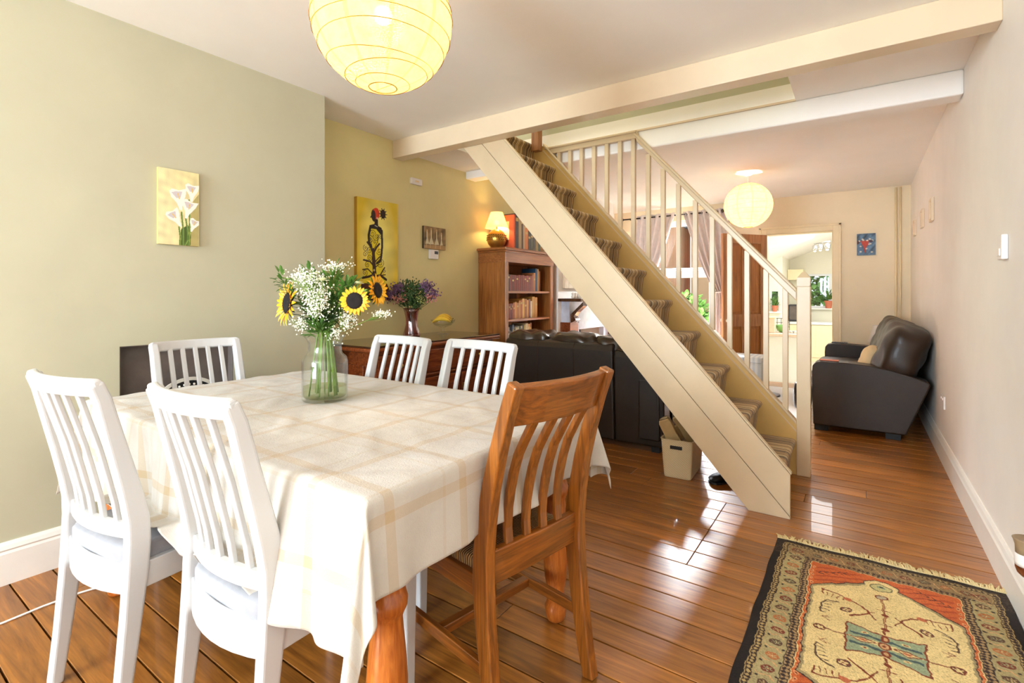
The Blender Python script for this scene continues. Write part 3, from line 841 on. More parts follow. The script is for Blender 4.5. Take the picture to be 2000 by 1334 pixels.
# far string
S2 = 1.113
zf = lambda x: 0.324 + S2 * (-0.338 - x)
b = B().prism([(-0.34, 0.0), (-0.34, zf(-0.34)), (-2.27, zf(-2.27)), (-2.56, zf(-2.27)), (-0.49, 0.0)], 1, 3.745, 3.785)
b.put('string_board', 'stair_cream_warm_lit', ST, local=False, bevel=0.002)
b = B().prism([(-0.34, zf(-0.34)), (-0.34, zf(-0.34) + 0.022), (-2.27, zf(-2.27) + 0.022), (-2.27, zf(-2.27))], 1, 3.735, 3.80)
b.put('string_capping', 'stair_cream', ST, local=False, bevel=0.004)
b = B().prism([(-0.34, zf(-0.34) - 0.05), (-0.34, zf(-0.34) - 0.04), (-2.27, zf(-2.27) - 0.04), (-2.27, zf(-2.27) - 0.05)], 1, 3.741, 3.746)
b.put('string_moulding', 'stair_cream', ST, local=False)
for k in range(12):
    xn = -0.347 - 0.1995 * k; zn = 0.236 + 0.2255 * k
    if zn > 2.62: break
    poly = [(xn - 0.038, zn - 0.2255), (xn - 0.020, zn - 0.060), (xn - 0.006, zn - 0.045), (xn + 0.003, zn - 0.03), (xn + 0.002, zn - 0.014), (xn - 0.006, zn - 0.004), (xn - 0.02, zn), (xn - 0.225, zn), (xn - 0.225, zn - 0.025), (xn - 0.06, zn - 0.028), (xn - 0.06, zn - 0.2255)]
    if k == 0: poly = [(p, max(q, 0.002)) for p, q in poly]
    B().prism(poly, 1, 3.008, 3.738).put('carpeted_step', 'carpet', ST, local=False, bevel=0.004)
# soffit boarding under the stairs
B().prism([(-0.60, zl(-0.60) + 0.03), (-0.60, zl(-0.60) + 0.045), (-2.5, zl(-2.5) + 0.045), (-2.5, zl(-2.5) + 0.03)], 1, 3.008, 3.74).put('soffit_board', 'stair_cream', ST, local=False)
# newel
nb = B(); a0, a1, c0, c1 = -0.34, -0.262, 3.732, 3.81
nb.box(a0, c0, 0, a1, c1, 1.228); nw = nb.put('newel_post', 'stair_cream', ST, local=False, bevel=0.004)
nb = B(); e = 0.002; cxn, cyn = (a0 + a1) / 2, (c0 + c1) / 2; h = 0.037
vs = [(cxn - h, cyn - h, 1.232), (cxn + h, cyn - h, 1.232), (cxn + h, cyn + h, 1.232), (cxn - h, cyn + h, 1.232), (cxn - h, cyn - h, 1.285), (cxn + h, cyn - h, 1.285), (cxn + h, cyn + h, 1.285), (cxn - h, cyn + h, 1.285),
      (cxn - .01, cyn - .01, 1.322), (cxn + .01, cyn - .01, 1.322), (cxn + .01, cyn + .01, 1.322), (cxn - .01, cyn + .01, 1.322)]
nb.add(vs, [(3, 2, 1, 0), (0, 1, 5, 4), (1, 2, 6, 5), (2, 3, 7, 6), (3, 0, 4, 7), (4, 5, 9, 8), (5, 6, 10, 9), (6, 7, 11, 10), (7, 4, 8, 11), (8, 9, 10, 11)])
nb.box(cxn - .034, cyn - .034, 1.226, cxn + .034, cyn + .034, 1.234); nb.put('newel_cap', 'stair_cream', ST, local=False)
# handrail
HR = lambda x: 1.21 + 1.113 * (-0.337 - x)
b = B().prism([(-0.34, HR(-0.34) - 0.085), (-0.34, HR(-0.34)), (-1.452, HR(-1.452)), (-1.43, HR(-1.452) - 0.085)], 1, 3.755, 3.795)
b.put('handrail', 'stair_cream', ST, local=False, bevel=0.006)
b = B().prism([(-0.34, HR(-0.34) - 0.03), (-0.34, HR(-0.34)), (-1.452, HR(-1.452)), (-1.452, HR(-1.452) - 0.03)], 1, 3.745, 3.803)
b.put('handrail_cap', 'stair_cream', ST, local=False, bevel=0.008, seg=3)
b = box(-2.26, 3.752, 2.395, -1.43, 3.795, 2.44); b.put('top_rail', 'stair_cream', ST, local=False, bevel=0.004)
b = box(-2.26, 3.742, 2.437, -1.43, 3.798, 2.457); b.put('top_rail_cap', 'stair_cream', ST, local=False, bevel=0.006)
for x in (-.408, -.524, -.642, -.754, -.871, -.989, -1.111, -1.226, -1.341, -1.46, -1.571, -1.685, -1.798, -1.912, -2.02, -2.125):
    z0 = zf(x) + 0.018; z1 = HR(x) - 0.08 if x > -1.45 else 2.40
    box(x - 0.016, 3.759, z0 - 0.012, x + 0.016, 3.791, z1 + 0.01).put('baluster', 'stair_cream', ST, local=False, bevel=0.002, seg=1)


# ------------------------------------------------------------------ dining table
TX0, TX1, TY0, TY1, TZ = -2.47, -0.83, 0.675, 1.645, 0.755
t = thing('dining_table', 'large pine dining table with turned legs under the cream tablecloth', 'table', ((TX0 + TX1) / 2, (TY0 + TY1) / 2, 0))
box(TX0, TY0, TZ - 0.035, TX1, TY1, TZ - 0.003).put('tabletop', 'table_pine', t, local=False, bevel=0.006)
b = B(); frame_rect(b, TX0 + 0.06, TY0 + 0.05, TX1 - 0.06, TY1 - 0.05, 0, 1, 0.02)
ap = B(); i0 = (TX0 + .08, TY0 + .07, TX1 - .08, TY1 - .07)
ap.box(i0[0], i0[1], .61, i0[2], i0[1] + .02, TZ - .036); ap.box(i0[0], i0[3] - .02, .61, i0[2], i0[3], TZ - .036); ap.box(i0[0], i0[1] + .02, .61, i0[0] + .02, i0[3] - .02, TZ - .036); ap.box(i0[2] - .02, i0[1] + .02, .61, i0[2], i0[3] - .02, TZ - .036)
ap.put('apron', 'table_pine', t, local=False)
prof = [(0.028, 0), (0.034, 0.01), (0.040, 0.05), (0.030, 0.075), (0.036, 0.085), (0.030, 0.10), (0.040, 0.16), (0.046, 0.22), (0.047, 0.29), (0.043, 0.35), (0.038, 0.40), (0.035, 0.435), (0.038, 0.445), (0.046, 0.462), (0.047, 0.478), (0.042, 0.495), (0.038, 0.51), (0.044, 0.525), (0.047, 0.54), (0.043, 0.556), (0.040, 0.565)]
LEG = B().lathe(prof, 28); LEG.box(-0.043, -0.043, 0.565, 0.043, 0.043, TZ - 0.04)
l0 = LEG.put('leg', 'table_pine', t, smooth=False)
for p in l0.data.polygons: p.use_smooth = len(p.vertices) == 4 and abs(p.normal.z) < 0.98 and p.center.z < 0.565
first = True
for x, y_ in ((TX1 - .06, TY0 + .105), (TX1 - .075, TY1 - .065), (TX0 + .075, TY0 + .06), (TX0 + .075, TY1 - .065)):
    o = l0 if first else l0.copy()
    if not first: COL.objects.link(o); o.parent = t
    first = False; o.location = (x - t.location.x, y_ - t.location.y, 0)

# chairs list first (their seats hold the cloth up)
W1 = (-1.835, 0.735, math.radians(6)); W2 = (-1.267, 0.83, math.radians(1)); W3 = (-2.34, 1.128, -PI / 2); W4 = (-1.995, 1.52, PI - math.radians(4)); W5 = (-1.50, 1.545, PI - math.radians(6))
PC = (-0.972, 1.262, math.radians(90 - 11))


# tablecloth
def tablecloth():
    OX0, OX1, OY0, OY1 = 0.14, 0.225, 0.34, 0.27
    x0, x1, y0, y1 = TX0 - 0.012, TX1 + 0.012, TY0 - 0.012, TY1 + 0.012
    NX, NY = 230, 170
    us = np.linspace(x0 - OX0, x1 + OX1, NX); vs_ = np.linspace(y0 - OY0, y1 + OY1, NY)
    verts = []; uv = []
    R = 0.02
    for v in vs_:
        for u in us:
            dx = (x0 - u) if u < x0 else (u - x1 if u > x1 else 0.0); sx = -1 if u < x0 else 1
            dy = (y0 - v) if v < y0 else (v - y1 if v > y1 else 0.0); sy = -1 if v < y0 else 1
            X = min(max(u, x0), x1); Y = min(max(v, y0), y1); Z = TZ + 0.004
            wob = 0.0022 * (math.sin(u * 31 + 3 * math.sin(v * 13)) + math.sin(v * 37 + 2 * math.sin(u * 17)))
            if dx == 0 and dy == 0:
                Z += max(0, wob)
            elif dx > 0 and dy > 0:
                r = math.hypot(dx, dy); th = math.atan2(dy, dx)
                drop = max(0.0, r - R * 0.57)
                if r < R: drop = r * r / (2 * R)
                fl = math.sin(2 * th)
                out = 0.30 * r * fl ** 1.2 + 0.10 * r * math.sin(6 * th) * fl
                X += sx * (R * min(1, r / R) * 0.5 + out * math.cos(th) * 1.1); Y += sy * (R * min(1, r / R) * 0.5 + out * math.sin(th) * 1.1)
                if sx < 0 and sy < 0: X -= sx * (out * math.cos(th) * 1.1 + 0.12 * r)
                Z -= drop * (1 - 0.10 * fl)
            else:
                d = dx + dy
                drop = max(0.0, d - R * 0.57) if d > R else d * d / (2 * R)
                s = v if dx > 0 else u
                lo, hi = (y0, y1) if dx > 0 else (x0, x1)
                ed = min(1.0, min(s - lo, hi - s) / 0.18)
                am = 0.16 * max(0, d - 0.02) * ed
                wv = 0.5 * math.sin(s * 21 + 1.3 * math.sin(s * 7 + 1)) + 0.5 * math.sin(s * 11.3 + 0.6) + 0.15 * math.sin(s * 47)
                of = R * min(1, d / R) * 0.5 + 0.05 * d + am * wv
                if dx > 0: X += sx * of
                else: Y += sy * of
                Z -= drop * (0.97 - 0.03 * wv)
                Y += 0.02 * math.sin(s * 9) * 0
            # cloth rests on chair seats: it slides outward over the cushion
            for (qx, qy, qr) in (W1, W2, W3, W4, W5, PC):
                lx = (X - qx) * math.cos(-qr) - (Y - qy) * math.sin(-qr); ly = (X - qx) * math.sin(-qr) + (Y - qy) * math.cos(-qr)
                if abs(lx) < 0.235 and -0.20 < ly < 0.24 and Z < 0.515:
                    k_ = 0.515 - Z; Z = 0.513 + 0.006 * math.sin(X * 60 + Y * 45)
                    Y += (-1 if qy < 1.1 else 1) * k_ * 0.75 if qr not in (W3[2], PC[2]) else 0
                    X += (k_ * 0.6 if qr == PC[2] else (-k_ * 0.6 if qr == W3[2] else 0))
            verts.append((X, Y, Z)); uv.append((u - x0, v - y0))
    faces = []
    for j in range(NY - 1):
        for i in range(NX - 1):
            p = j * NX + i; faces.append((p, p + 1, p + NX + 1, p + NX))
    b = B(); b.v = verts; b.f = faces
    o = b.put('tablecloth', 'cloth', None, smooth=True, origin=((x0 + x1) / 2, (y0 + y1) / 2, TZ))
    ul = o.data.uv_layers.new(name='UVMap')
    for lp in o.data.loops: ul.data[lp.index].uv = uv[lp.vertex_index]
    sm = o.modifiers.new('relax', 'SMOOTH'); sm.factor = 0.5; sm.iterations = 3
    md = o.modifiers.new('solid', 'SOLIDIFY'); md.thickness = 0.0016; md.offset = 1
    tag(o, 'cream linen tablecloth with tan checked bands draped over the dining table', 'tablecloth')


tablecloth()


# ------------------------------------------------------------------ white slatted chairs (local: faces +Y)
def ybk(z):  # rear stile line
    pts = [(0, -0.262), (0.25, -0.232), (0.45, -0.212), (0.56, -0.212), (0.75, -0.255), (0.955, -0.315)]
    for (a, ya), (c, yc) in zip(pts[:-1], pts[1:]):
        if a <= z <= c: return ya + (yc - ya) * (z - a) / (c - a)
    return pts[-1][1]


def white_chair(label, group, pos):
    t = thing('dining_chair', label, 'chair', (pos[0], pos[1], 0), pos[2], group)
    zs = [0.0, 0.15, 0.3, 0.42, 0.50, 0.56, 0.62, 0.70, 0.80, 0.90, 0.945]
    for sx in (-1, 1):
        # smooth the stile curve
        ys = [ybk(z) for z in zs]; ys = [ys[0]] + [(ys[i - 1] + 2 * ys[i] + ys[i + 1]) / 4 for i in range(1, len(ys) - 1)] + [ys[-1]]
        ds = [0.034, 0.040, 0.048, 0.056, 0.058, 0.056, 0.052, 0.047, 0.042, 0.038, 0.034]
        B().sweep([(sx * 0.197, y_, z) for y_, z in zip(ys, zs)], (1, 0, 0), 0.036, ds).put('rear_leg', 'chair_white', t, bevel=0.008, seg=3)
        b = B().sweep([(sx * 0.190, 0.205, 0.0), (sx * 0.193, 0.205, 0.44)], (1, 0, 0), [0.034, 0.040], [0.034, 0.044]); b.put('front_leg', 'chair_white', t, bevel=0.005)
        b = box(sx * 0.197 - 0.011, -0.20, 0.365, sx * 0.197 + 0.011, 0.20, 0.435); b.put('side_rail', 'chair_white', t, bevel=0.003)

    def arc(z, bul, xs, y0=None):
        return [(x, (ybk(z) if y0 is None else y0) - bul * (1 - (x / 0.2) ** 2), z) for x in xs]

    xs = [-0.213, -0.20, -0.16, -0.12, -0.08, -0.04, 0, 0.04, 0.08, 0.12, 0.16, 0.20, 0.213]
    B().sweep(arc(0.932, 0.034, xs), (0, -0.28, 1), [0.034] + [0.046] * 11 + [0.034], 0.026).put('top_rail', 'chair_white', t, bevel=0.008, seg=3)
    xs2 = [-0.185, -0.14, -0.09, -0.045, 0, 0.045, 0.09, 0.14, 0.185]
    B().sweep(arc(0.525, 0.032, xs2), (0, 0, 1), 0.042, 0.022).put('lower_rail', 'chair_white', t, bevel=0.004)
    B().sweep(arc(0.395, 0.040, xs2, -0.215), (0, 0, 1), 0.085, 0.020).put('rear_apron', 'chair_white', t, bevel=0.004)
    box(-0.18, 0.195, 0.365, 0.18, 0.217, 0.435).put('front_rail', 'chair_white', t, bevel=0.003)
    for i in range(5):
        x = (i - 2) * 0.0605
        bz = []
        for z in (0.535, 0.60, 0.68, 0.76, 0.84, 0.92):
            y_ = ybk(z) - 0.033 * (1 - (x / 0.2) ** 2) + 0.006
            bz.append((x * (1.0), y_, z))
        B().sweep(bz, (1, 0, 0), 0.021, 0.013).put('slat', 'chair_white', t, bevel=0.003)
    b = B().puff(-0.185, -0.243, 0.412, 0.187, 0.222, 0.485, 12, 8); b.put('seat_cushion', 'seat_grey', t, smooth=True)
    return t


SCX = 0.93
c1 = white_chair('white slatted dining chair with grey seat, leftmost at the near side of the table', 'white slatted dining chairs', W1)


c1.scale = (0.95, 1, 1)


def dup_chair(label, pos, sx=1.0):
    c = copy_tree(c1); c.scale = (sx, 1, 1); c.location = (pos[0], pos[1], 0); c.rotation_euler = (0, 0, pos[2]); c['label'] = label; return c


dup_chair('white slatted dining chair with patterned pad, near side of table, closer to the pine chair', W2, 0.91)
dup_chair('white slatted chair at the left end of the table before the dark fireplace recess', W3, 0.93)
dup_chair('white slatted chair at the far side of the table, nearer the flower vase', W4, 1.02)
dup_chair('white slatted chair at the far side of the table, nearer the dark sofa', W5, 1.03)
for (pos, lab) in ((W1, 'grey and white printed seat pad on the leftmost near chair'), (W2, 'grey and white printed seat pad on the near chair beside the hanging cloth')):
    b = B().puff(-0.17, -0.13, 0, 0.185, 0.21, 0.026, 10, 5, 0.004, 14, pos[0]); t = thing('seat_pad', lab, 'seat pad', (pos[0], pos[1], 0.483), pos[2])
    b.put('pad', 'print', t, smooth=True)

# ------------------------------------------------------------------ pine chair
t = thing('rush_seat_chair', 'pine dining chair with curved slat back and woven rush seat', 'chair', (PC[0], PC[1], 0), PC[2]); t.scale = (0.93, 1, 0.988)


def yb2(z):
    pts = [(0, -0.262), (0.2, -0.222), (0.42, -0.198), (0.56, -0.205), (0.75, -0.245), (0.97, -0.325)]
    for (a, ya), (c, yc) in zip(pts[:-1], pts[1:]):
        if a <= z <= c: return ya + (yc - ya) * (z - a) / (c - a)
    return pts[-1][1]


zs = [0, 0.08, 0.2, 0.32, 0.42, 0.5, 0.58, 0.68, 0.78, 0.88, 0.965]
ys = [yb2(z) for z in zs]; ys = [ys[0]] + [(ys[i - 1] + 2 * ys[i] + ys[i + 1]) / 4 for i in range(1, len(ys) - 1)] + [ys[-1]]
for sx in (-1, 1):
    B().sweep([(sx * 0.205, y_, z) for y_, z in zip(ys, zs)], (1, 0, 0), 0.036, [0.040, 0.044, 0.050, 0.056, 0.060, 0.058, 0.052, 0.046, 0.042, 0.038, 0.036]).put('rear_leg', 'pine', t, bevel=0.006, seg=3)
    B().sweep([(sx * 0.20, 0.20, 0), (sx * 0.20, 0.20, 0.45)], (1, 0, 0), 0.040, 0.040).put('front_leg', 'pine', t, bevel=0.004)
    box(sx * 0.203 - 0.011, -0.185, 0.375, sx * 0.203 + 0.011, 0.19, 0.435).put('side_rail', 'pine_y', t, bevel=0.003)
    box(sx * 0.203 - 0.010, -0.21, 0.175, sx * 0.203 + 0.010, 0.19, 0.21).put('side_stretcher', 'pine_y', t, bevel=0.003)
xs = [-0.19, -0.14, -0.09, -0.045, 0, 0.045, 0.09, 0.14, 0.19]
B().sweep([(x, yb2(0.905) - 0.028 * (1 - (x / 0.19) ** 2) + 0.004, 0.905) for x in xs], (0, -0.33, 1), 0.115, 0.022).put('top_rail', 'pine_x', t, bevel=0.005, seg=3)
B().sweep([(x, yb2(0.47) - 0.006 * (1 - (x / 0.19) ** 2), 0.455) for x in xs], (0, -0.05, 1), 0.095, 0.024).put('lower_rail', 'pine_x', t, bevel=0.004)
box(-0.19, 0.19, 0.375, 0.19, 0.212, 0.435).put('front_rail', 'pine_x', t, bevel=0.003)
box(-0.195, -0.01, 0.178, 0.195, 0.018, 0.207).put('cross_stretcher', 'pine_x', t, bevel=0.003)
for i in range(4):
    x = (i - 1.5) * 0.074
    pts = []
    for q in range(8):
        z = 0.49 + (0.86 - 0.49) * q / 7
        bul = 0.006 + 0.022 * (q / 7)
        pts.append((x, yb2(z) - bul * (1 - (x / 0.2) ** 2) + 0.022 * math.sin(PI * q / 7), z))
    B().sweep(pts, (1, 0, 0), [0.030] * 3 + [0.033] * 5, 0.014).put('slat', 'pine', t, bevel=0.003)
B().puff(-0.198, -0.185, 0.418, 0.198, 0.215, 0.470, 12, 6).put('rush_seat', 'rush', t, smooth=True)

# ------------------------------------------------------------------ glass vase and flowers on table
VX, VY, VZ = -1.715, 1.19, TZ + 0.0085
t = thing('glass_vase', 'clear glass vase with flared rim holding the sunflowers on the dining table', 'vase', (VX, VY, VZ))
pr = [(0.0, 0.0), (0.078, 0.0), (0.084, 0.006), (0.085, 0.03), (0.085, 0.150), (0.080, 0.168), (0.066, 0.180), (0.062, 0.190), (0.062, 0.222), (0.068, 0.238), (0.080, 0.250), (0.078, 0.252)]
inn = [(0.076, 0.250), (0.064, 0.238), (0.058, 0.222), (0.058, 0.190), (0.076, 0.166), (0.081, 0.150), (0.081, 0.02), (0.074, 0.012), (0.0, 0.012)]
B().lathe(pr + inn, 48, cap=False).put('vase_body', 'glass', t, smooth=True)
B().lathe([(0.0, 0.013), (0.073, 0.013), (0.0800, 0.021), (0.0800, 0.055), (0.0, 0.055)], 40, cap=False).put('water', 'water', t, smooth=False)


def bez(p0, p1, p2, n=10):
    P0, P1, P2 = map(Vector, (p0, p1, p2))
    return [P0 * (1 - s) ** 2 + P1 * 2 * s * (1 - s) + P2 * s * s for s in [i / n for i in range(n + 1)]]


def sunflower(pos, facing, label, r=0.058, petal_long=0.036, foot=(0, 0)):
    foot = (foot[0] * 1.6, foot[1] * 1.6)
    """pos = head centre, world"""
    base = Vector((VX + foot[0], VY + foot[1], VZ + 0.02)); t = thing('sunflower', label, 'flower', base, 0, 'sunflowers in the glass vase')
    f = Vector(facing).normalized(); hc = Vector(pos) - base
    neck = Vector((-foot[0] * 0.6, -foot[1] * 0.6, 0.225))
    pts = bez((0, 0, 0), neck * 0.5, neck, 5) + bez(neck, Vector((neck.x + (hc.x - neck.x) * 0.4, neck.y + (hc.y - neck.y) * 0.4, hc.z + 0.02)), hc - f * 0.02, 8)[1:]
    B().tube(pts, 0.0058, 8).put('stem', 'stem', t, smooth=True)
    R_ = f.to_track_quat('Z', 'Y').to_matrix().to_4x4(); MT = Matrix.Translation(hc) @ R_
    b = B()
    for layer, (n, rr, L, tilt) in enumerate(((20, r * 0.50, petal_long, 0.10), (18, r * 0.48, petal_long * 0.9, 0.42))):
        for i in range(n):
            a = 2 * PI * (i + layer * 0.5) / n + random.uniform(-0.07, 0.07); tt = tilt + random.uniform(-0.12, 0.2)
            d = Vector((math.cos(a) * math.cos(tt), math.sin(a) * math.cos(tt), math.sin(tt)))
            b.leaf((math.cos(a) * rr, math.sin(a) * rr, 0.002 * layer), d, (0, 0, 1), L * random.uniform(0.85, 1.12), 0.014)
    b.xf(MT).put('petals', 'petal', t, kind='stuff')
    B().lathe([(0.0, -0.006), (r * 0.5, -0.004), (r * 0.54, 0.004), (r * 0.4, 0.010), (r * 0.15, 0.008), (0, 0.006)], 20, cap=False).xf(MT).put('flower_centre', 'disc', t, smooth=True)
    b = B()
    for i in range(10):
        a = 2 * PI * i / 10; b.leaf((math.cos(a) * 0.01, math.sin(a) * 0.01, -0.010), (math.cos(a), math.sin(a), 0.05), (0, 0, 1), 0.05, 0.018)
    b.xf(MT).put('sepals', 'leaf', t)
    return t


# positions from the photograph expressed in the table's frame
sunflower((VX - 0.115, VY - 0.085, 1.14), (-0.20, -0.96, 0.10), 'sunflower at the left of the bouquet, turned away to the left', 0.078, 0.050, (0.03, 0.01))
sunflower((VX + 0.155, VY + 0.02, 1.150), (0.62, -0.85, 0.05), 'sunflower with dark centre facing the camera, right of the bouquet', 0.058, 0.028, (-0.03, 0.0))
sunflower((VX + 0.155, VY + 0.125, 1.19), (0.98, 0.35, 0.1), 'sunflower at the far right of the bouquet, seen from the side', 0.058, 0.036, (-0.02, 0.03))


def gyp(centres, label, foot):
    foot = (foot[0] * 1.6, foot[1] * 1.6)
    base = Vector((VX + foot[0], VY + foot[1], VZ + 0.03)); t = thing('baby_breath_spray', label, 'flower', base, 0, "baby's breath sprays")
    bs = B(); bf = B(); nk = Vector((-foot[0] * 0.4, -foot[1] * 0.4, 0.20))
    for (c, r, n) in centres:
        cc = Vector(c) + Vector((VX, VY, 0)) - base
        m = nk.lerp(cc, 0.75); bs.tube([(0, 0, 0), nk, m], 0.0016, 5)
        for i in range(n):
            p = cc + Vector((random.gauss(0, 1) * r[0], random.gauss(0, 1) * r[1], random.gauss(0, 1) * r[2])) * 0.55
            bf.octa(p, random.uniform(0.0022, 0.0042))
            if i % 4 == 0: bs.tube([m, (m + p) / 2 + Vector((0, 0, -0.005)), p], 0.0006, 3)
    bs.put('stems', 'stem', t, kind='stuff'); bf.put('blossoms', 'gyp', t, kind='stuff')


# camera-right on the table is about (0.82,0.57); towards camera (0.57,-0.82)
def cr(r, f, z): return (0.8213 * r + 0.5704 * f, 0.5704 * r - 0.8213 * f, z)


gyp([(cr(-0.05, 0.05, 1.24), (0.07, 0.05, 0.03), 320), (cr(-0.01, 0.07, 1.18), (0.05, 0.05, 0.04), 260)], "white baby's breath spray along the top left of the bouquet", (0.01, -0.03))
gyp([(cr(0.0, 0.09, 1.13), (0.05, 0.04, 0.04), 300), (cr(-0.07, 0.06, 1.06), (0.03, 0.03, 0.03), 110)], "white baby's breath spray in the middle of the bouquet", (-0.01, -0.02))
gyp([(cr(0.10, 0.04, 1.07), (0.04, 0.04, 0.04), 170), (cr(0.23, 0.02, 1.10), (0.035, 0.03, 0.012), 120)], "white baby's breath spray sticking out at the right of the bouquet", (-0.02, 0.0))
gyp([(cr(0.03, 0.0, 1.285), (0.05, 0.05, 0.02), 150), (cr(0.06, 0.05, 1.03), (0.03, 0.03, 0.03), 90)], "white baby's breath spray at the very top of the bouquet", (0.0, 0.02))


def sprig(tip, n, L, w, spread, label, foot, mat='leaf'):
    foot = (foot[0] * 1.5, foot[1] * 1.5)
    base = Vector((VX + foot[0], VY + foot[1], VZ + 0.02)); t = thing('leaf_sprig', label, 'foliage', base, 0, 'green sprigs in the glass vase')
    tp = Vector(tip) + Vector((VX, VY, 0)) - base; nk = Vector((-foot[0] * 0.5, -foot[1] * 0.5, 0.22))
    pts = [Vector((0, 0, 0)), nk * 0.5, nk] + bez(nk, (nk.x + (tp.x - nk.x) * 0.3, nk.y + (tp.y - nk.y) * 0.3, tp.z), tp, 6)[1:]
    B().tube(pts, 0.0028, 6).put('stem', 'stem', t, smooth=True)
    b = B(); up = pts[4:]
    for i in range(n):
        q = random.random() ** 0.6; p = nk.lerp(tp, 0.25 + 0.75 * q)
        d = Vector((random.uniform(-1, 1), random.uniform(-1, 1), random.uniform(-0.3, 0.8))).normalized()
        b.leaf(p + d * random.uniform(0, spread), d + (tp - nk).normalized() * 0.5, (0, 0, 1), L * random.uniform(0.7, 1.2), w)
    b.put('leaves', mat, t, kind='stuff')


sprig(cr(-0.17, 0.02, 1.24), 60, 0.035, 0.014, 0.03, 'curly green leaf sprig at the far left of the bouquet', (0.02, 0.02))
sprig(cr(-0.07, -0.03, 1.26), 70, 0.04, 0.014, 0.045, 'green leaf sprig behind the left blossoms', (0.03, -0.01))
sprig(cr(0.02, -0.02, 1.25), 80, 0.042, 0.015, 0.05, 'green leaf sprig in the centre back of the bouquet', (0.0, 0.04))
sprig(cr(0.10, 0.0, 1.21), 90, 0.042, 0.018, 0.05, 'green leaf sprig above the dark-centred sunflower', (-0.03, 0.02))
sprig(cr(0.04, 0.03, 1.10), 90, 0.045, 0.012, 0.05, 'dark narrow leaf sprig low in the middle of the bouquet', (-0.01, -0.04), 'leaf_dk')
sprig(cr(-0.06, 0.0, 1.09), 80, 0.045, 0.012, 0.045, 'dark narrow leaf sprig low at the left of the bouquet', (0.04, 0.0), 'leaf_dk')
sprig(cr(0.0, 0.05, 1.04), 70, 0.05, 0.01, 0.04, 'grass-like sprig just above the vase rim', (0.02, -0.03))
for (c, r, lab) in ((cr(0.02, 0.08, 1.225), 0.028, 'flat cream flower head at the top centre of the bouquet'), (cr(0.13, 0.0, 1.215), 0.024, 'flat cream flower head above the right sunflower'), (cr(-0.02, 0.04, 1.25), 0.022, 'flat cream flower head among the top left blossoms')):
    base = Vector((VX, VY, VZ + 0.02)); t = thing('cream_flower', lab, 'flower', base)
    cc = Vector(c) + Vector((VX, VY, 0)) - base
    B().tube([(0, 0, 0), (0, 0, 0.22), cc * 0.9, cc], 0.002, 5).put('stem', 'stem', t)
    b = B()
    for L in range(3):
        for i in range(18):
            a = 2 * PI * i / 18 + L * 0.2; e = 0.15 + 0.4 * L
            b.leaf(cc, (math.cos(a) * math.cos(e), math.sin(a) * math.cos(e), math.sin(e)), (0, 0, 1), r * (1 - 0.2 * L), 0.007)
    b.put('petals', 'daisy', t, kind='stuff')

# ------------------------------------------------------------------ paper lanterns


def lantern(c, R_, label, zceil):
    t = thing('paper_lantern', label, 'ceiling light', (c[0], c[1], c[2]))
    prof = []
    N = 34
    for i in range(N + 1):
        ph = -PI / 2 + 0.20 + (PI - 0.53) * i / N
        rr = R_ * math.cos(ph); z = R_ * 0.985 * math.sin(ph)
        prof.append((rr * (1 - 0.006 * (i % 2)), z))
    B().lathe(prof, 56, cap=False, mod=lambda a, z: 1 - 0.006 * abs(math.sin(a * 5))).put('paper_shade', 'paper', t, smooth=True)
    for k in range(11):
        ph = -1.18 + 2.3 * k / 10; ph2 = 0.09 * math.sin(k * 2.3); a0_ = k * 0.9
        pts = []
        for j in range(48):
            a = 2 * PI * j / 48; q = ph + ph2 * math.sin(a + a0_)
            rr = R_ * 1.004 * math.cos(q); pts.append((rr * math.cos(a), rr * math.sin(a), R_ * 0.989 * math.sin(q)))
        B().tube(pts, 0.0014, 4, True).put('rib', 'rib', t)
    rr = prof[0][0]; zb = prof[0][1]
    B().tube([(rr * math.cos(2 * PI * j / 32), rr * math.sin(2 * PI * j / 32), zb) for j in range(32)], 0.0022, 5, True).put('bottom_ring', 'rib', t)
    B().tube([(-rr, 0, zb), (rr, 0, zb)], 0.001, 4).put('cross_wire', 'rib', t)
    rt = prof[-1][0]; zt_ = prof[-1][1]
    B().tube([(rt * math.cos(2 * PI * j / 32), rt * math.sin(2 * PI * j / 32), zt_) for j in range(32)], 0.002, 5, True).put('top_ring', 'rib', t)
    B().ball((0, 0, 0.02), 0.032, 14, 9).put('bulb', emit('bulb_glow', (1.0, 0.86, 0.55, 1), 10), t, smooth=True)
    B().tube([(0, 0, 0.05), (0, 0, zceil - c[2] - 0.02)], 0.006, 8).put('cord', 'white_plastic', t)
    B().lathe([(0.0, -0.0), (0.02, -0.035), (0.034, -0.028), (0.038, -0.0)][::-1], 20, (0, 0, zceil - c[2]), cap=False).put('ceiling_rose', 'white_plastic', t, smooth=True)


lantern((-1.345, 1.16, 2.11), 0.236, 'large lit paper globe lantern hanging over the dining table', CEIL)
lantern((-0.967, 5.735, 2.115), 0.236, 'lit paper globe lantern hanging in the living area past the stairs', CEIL)


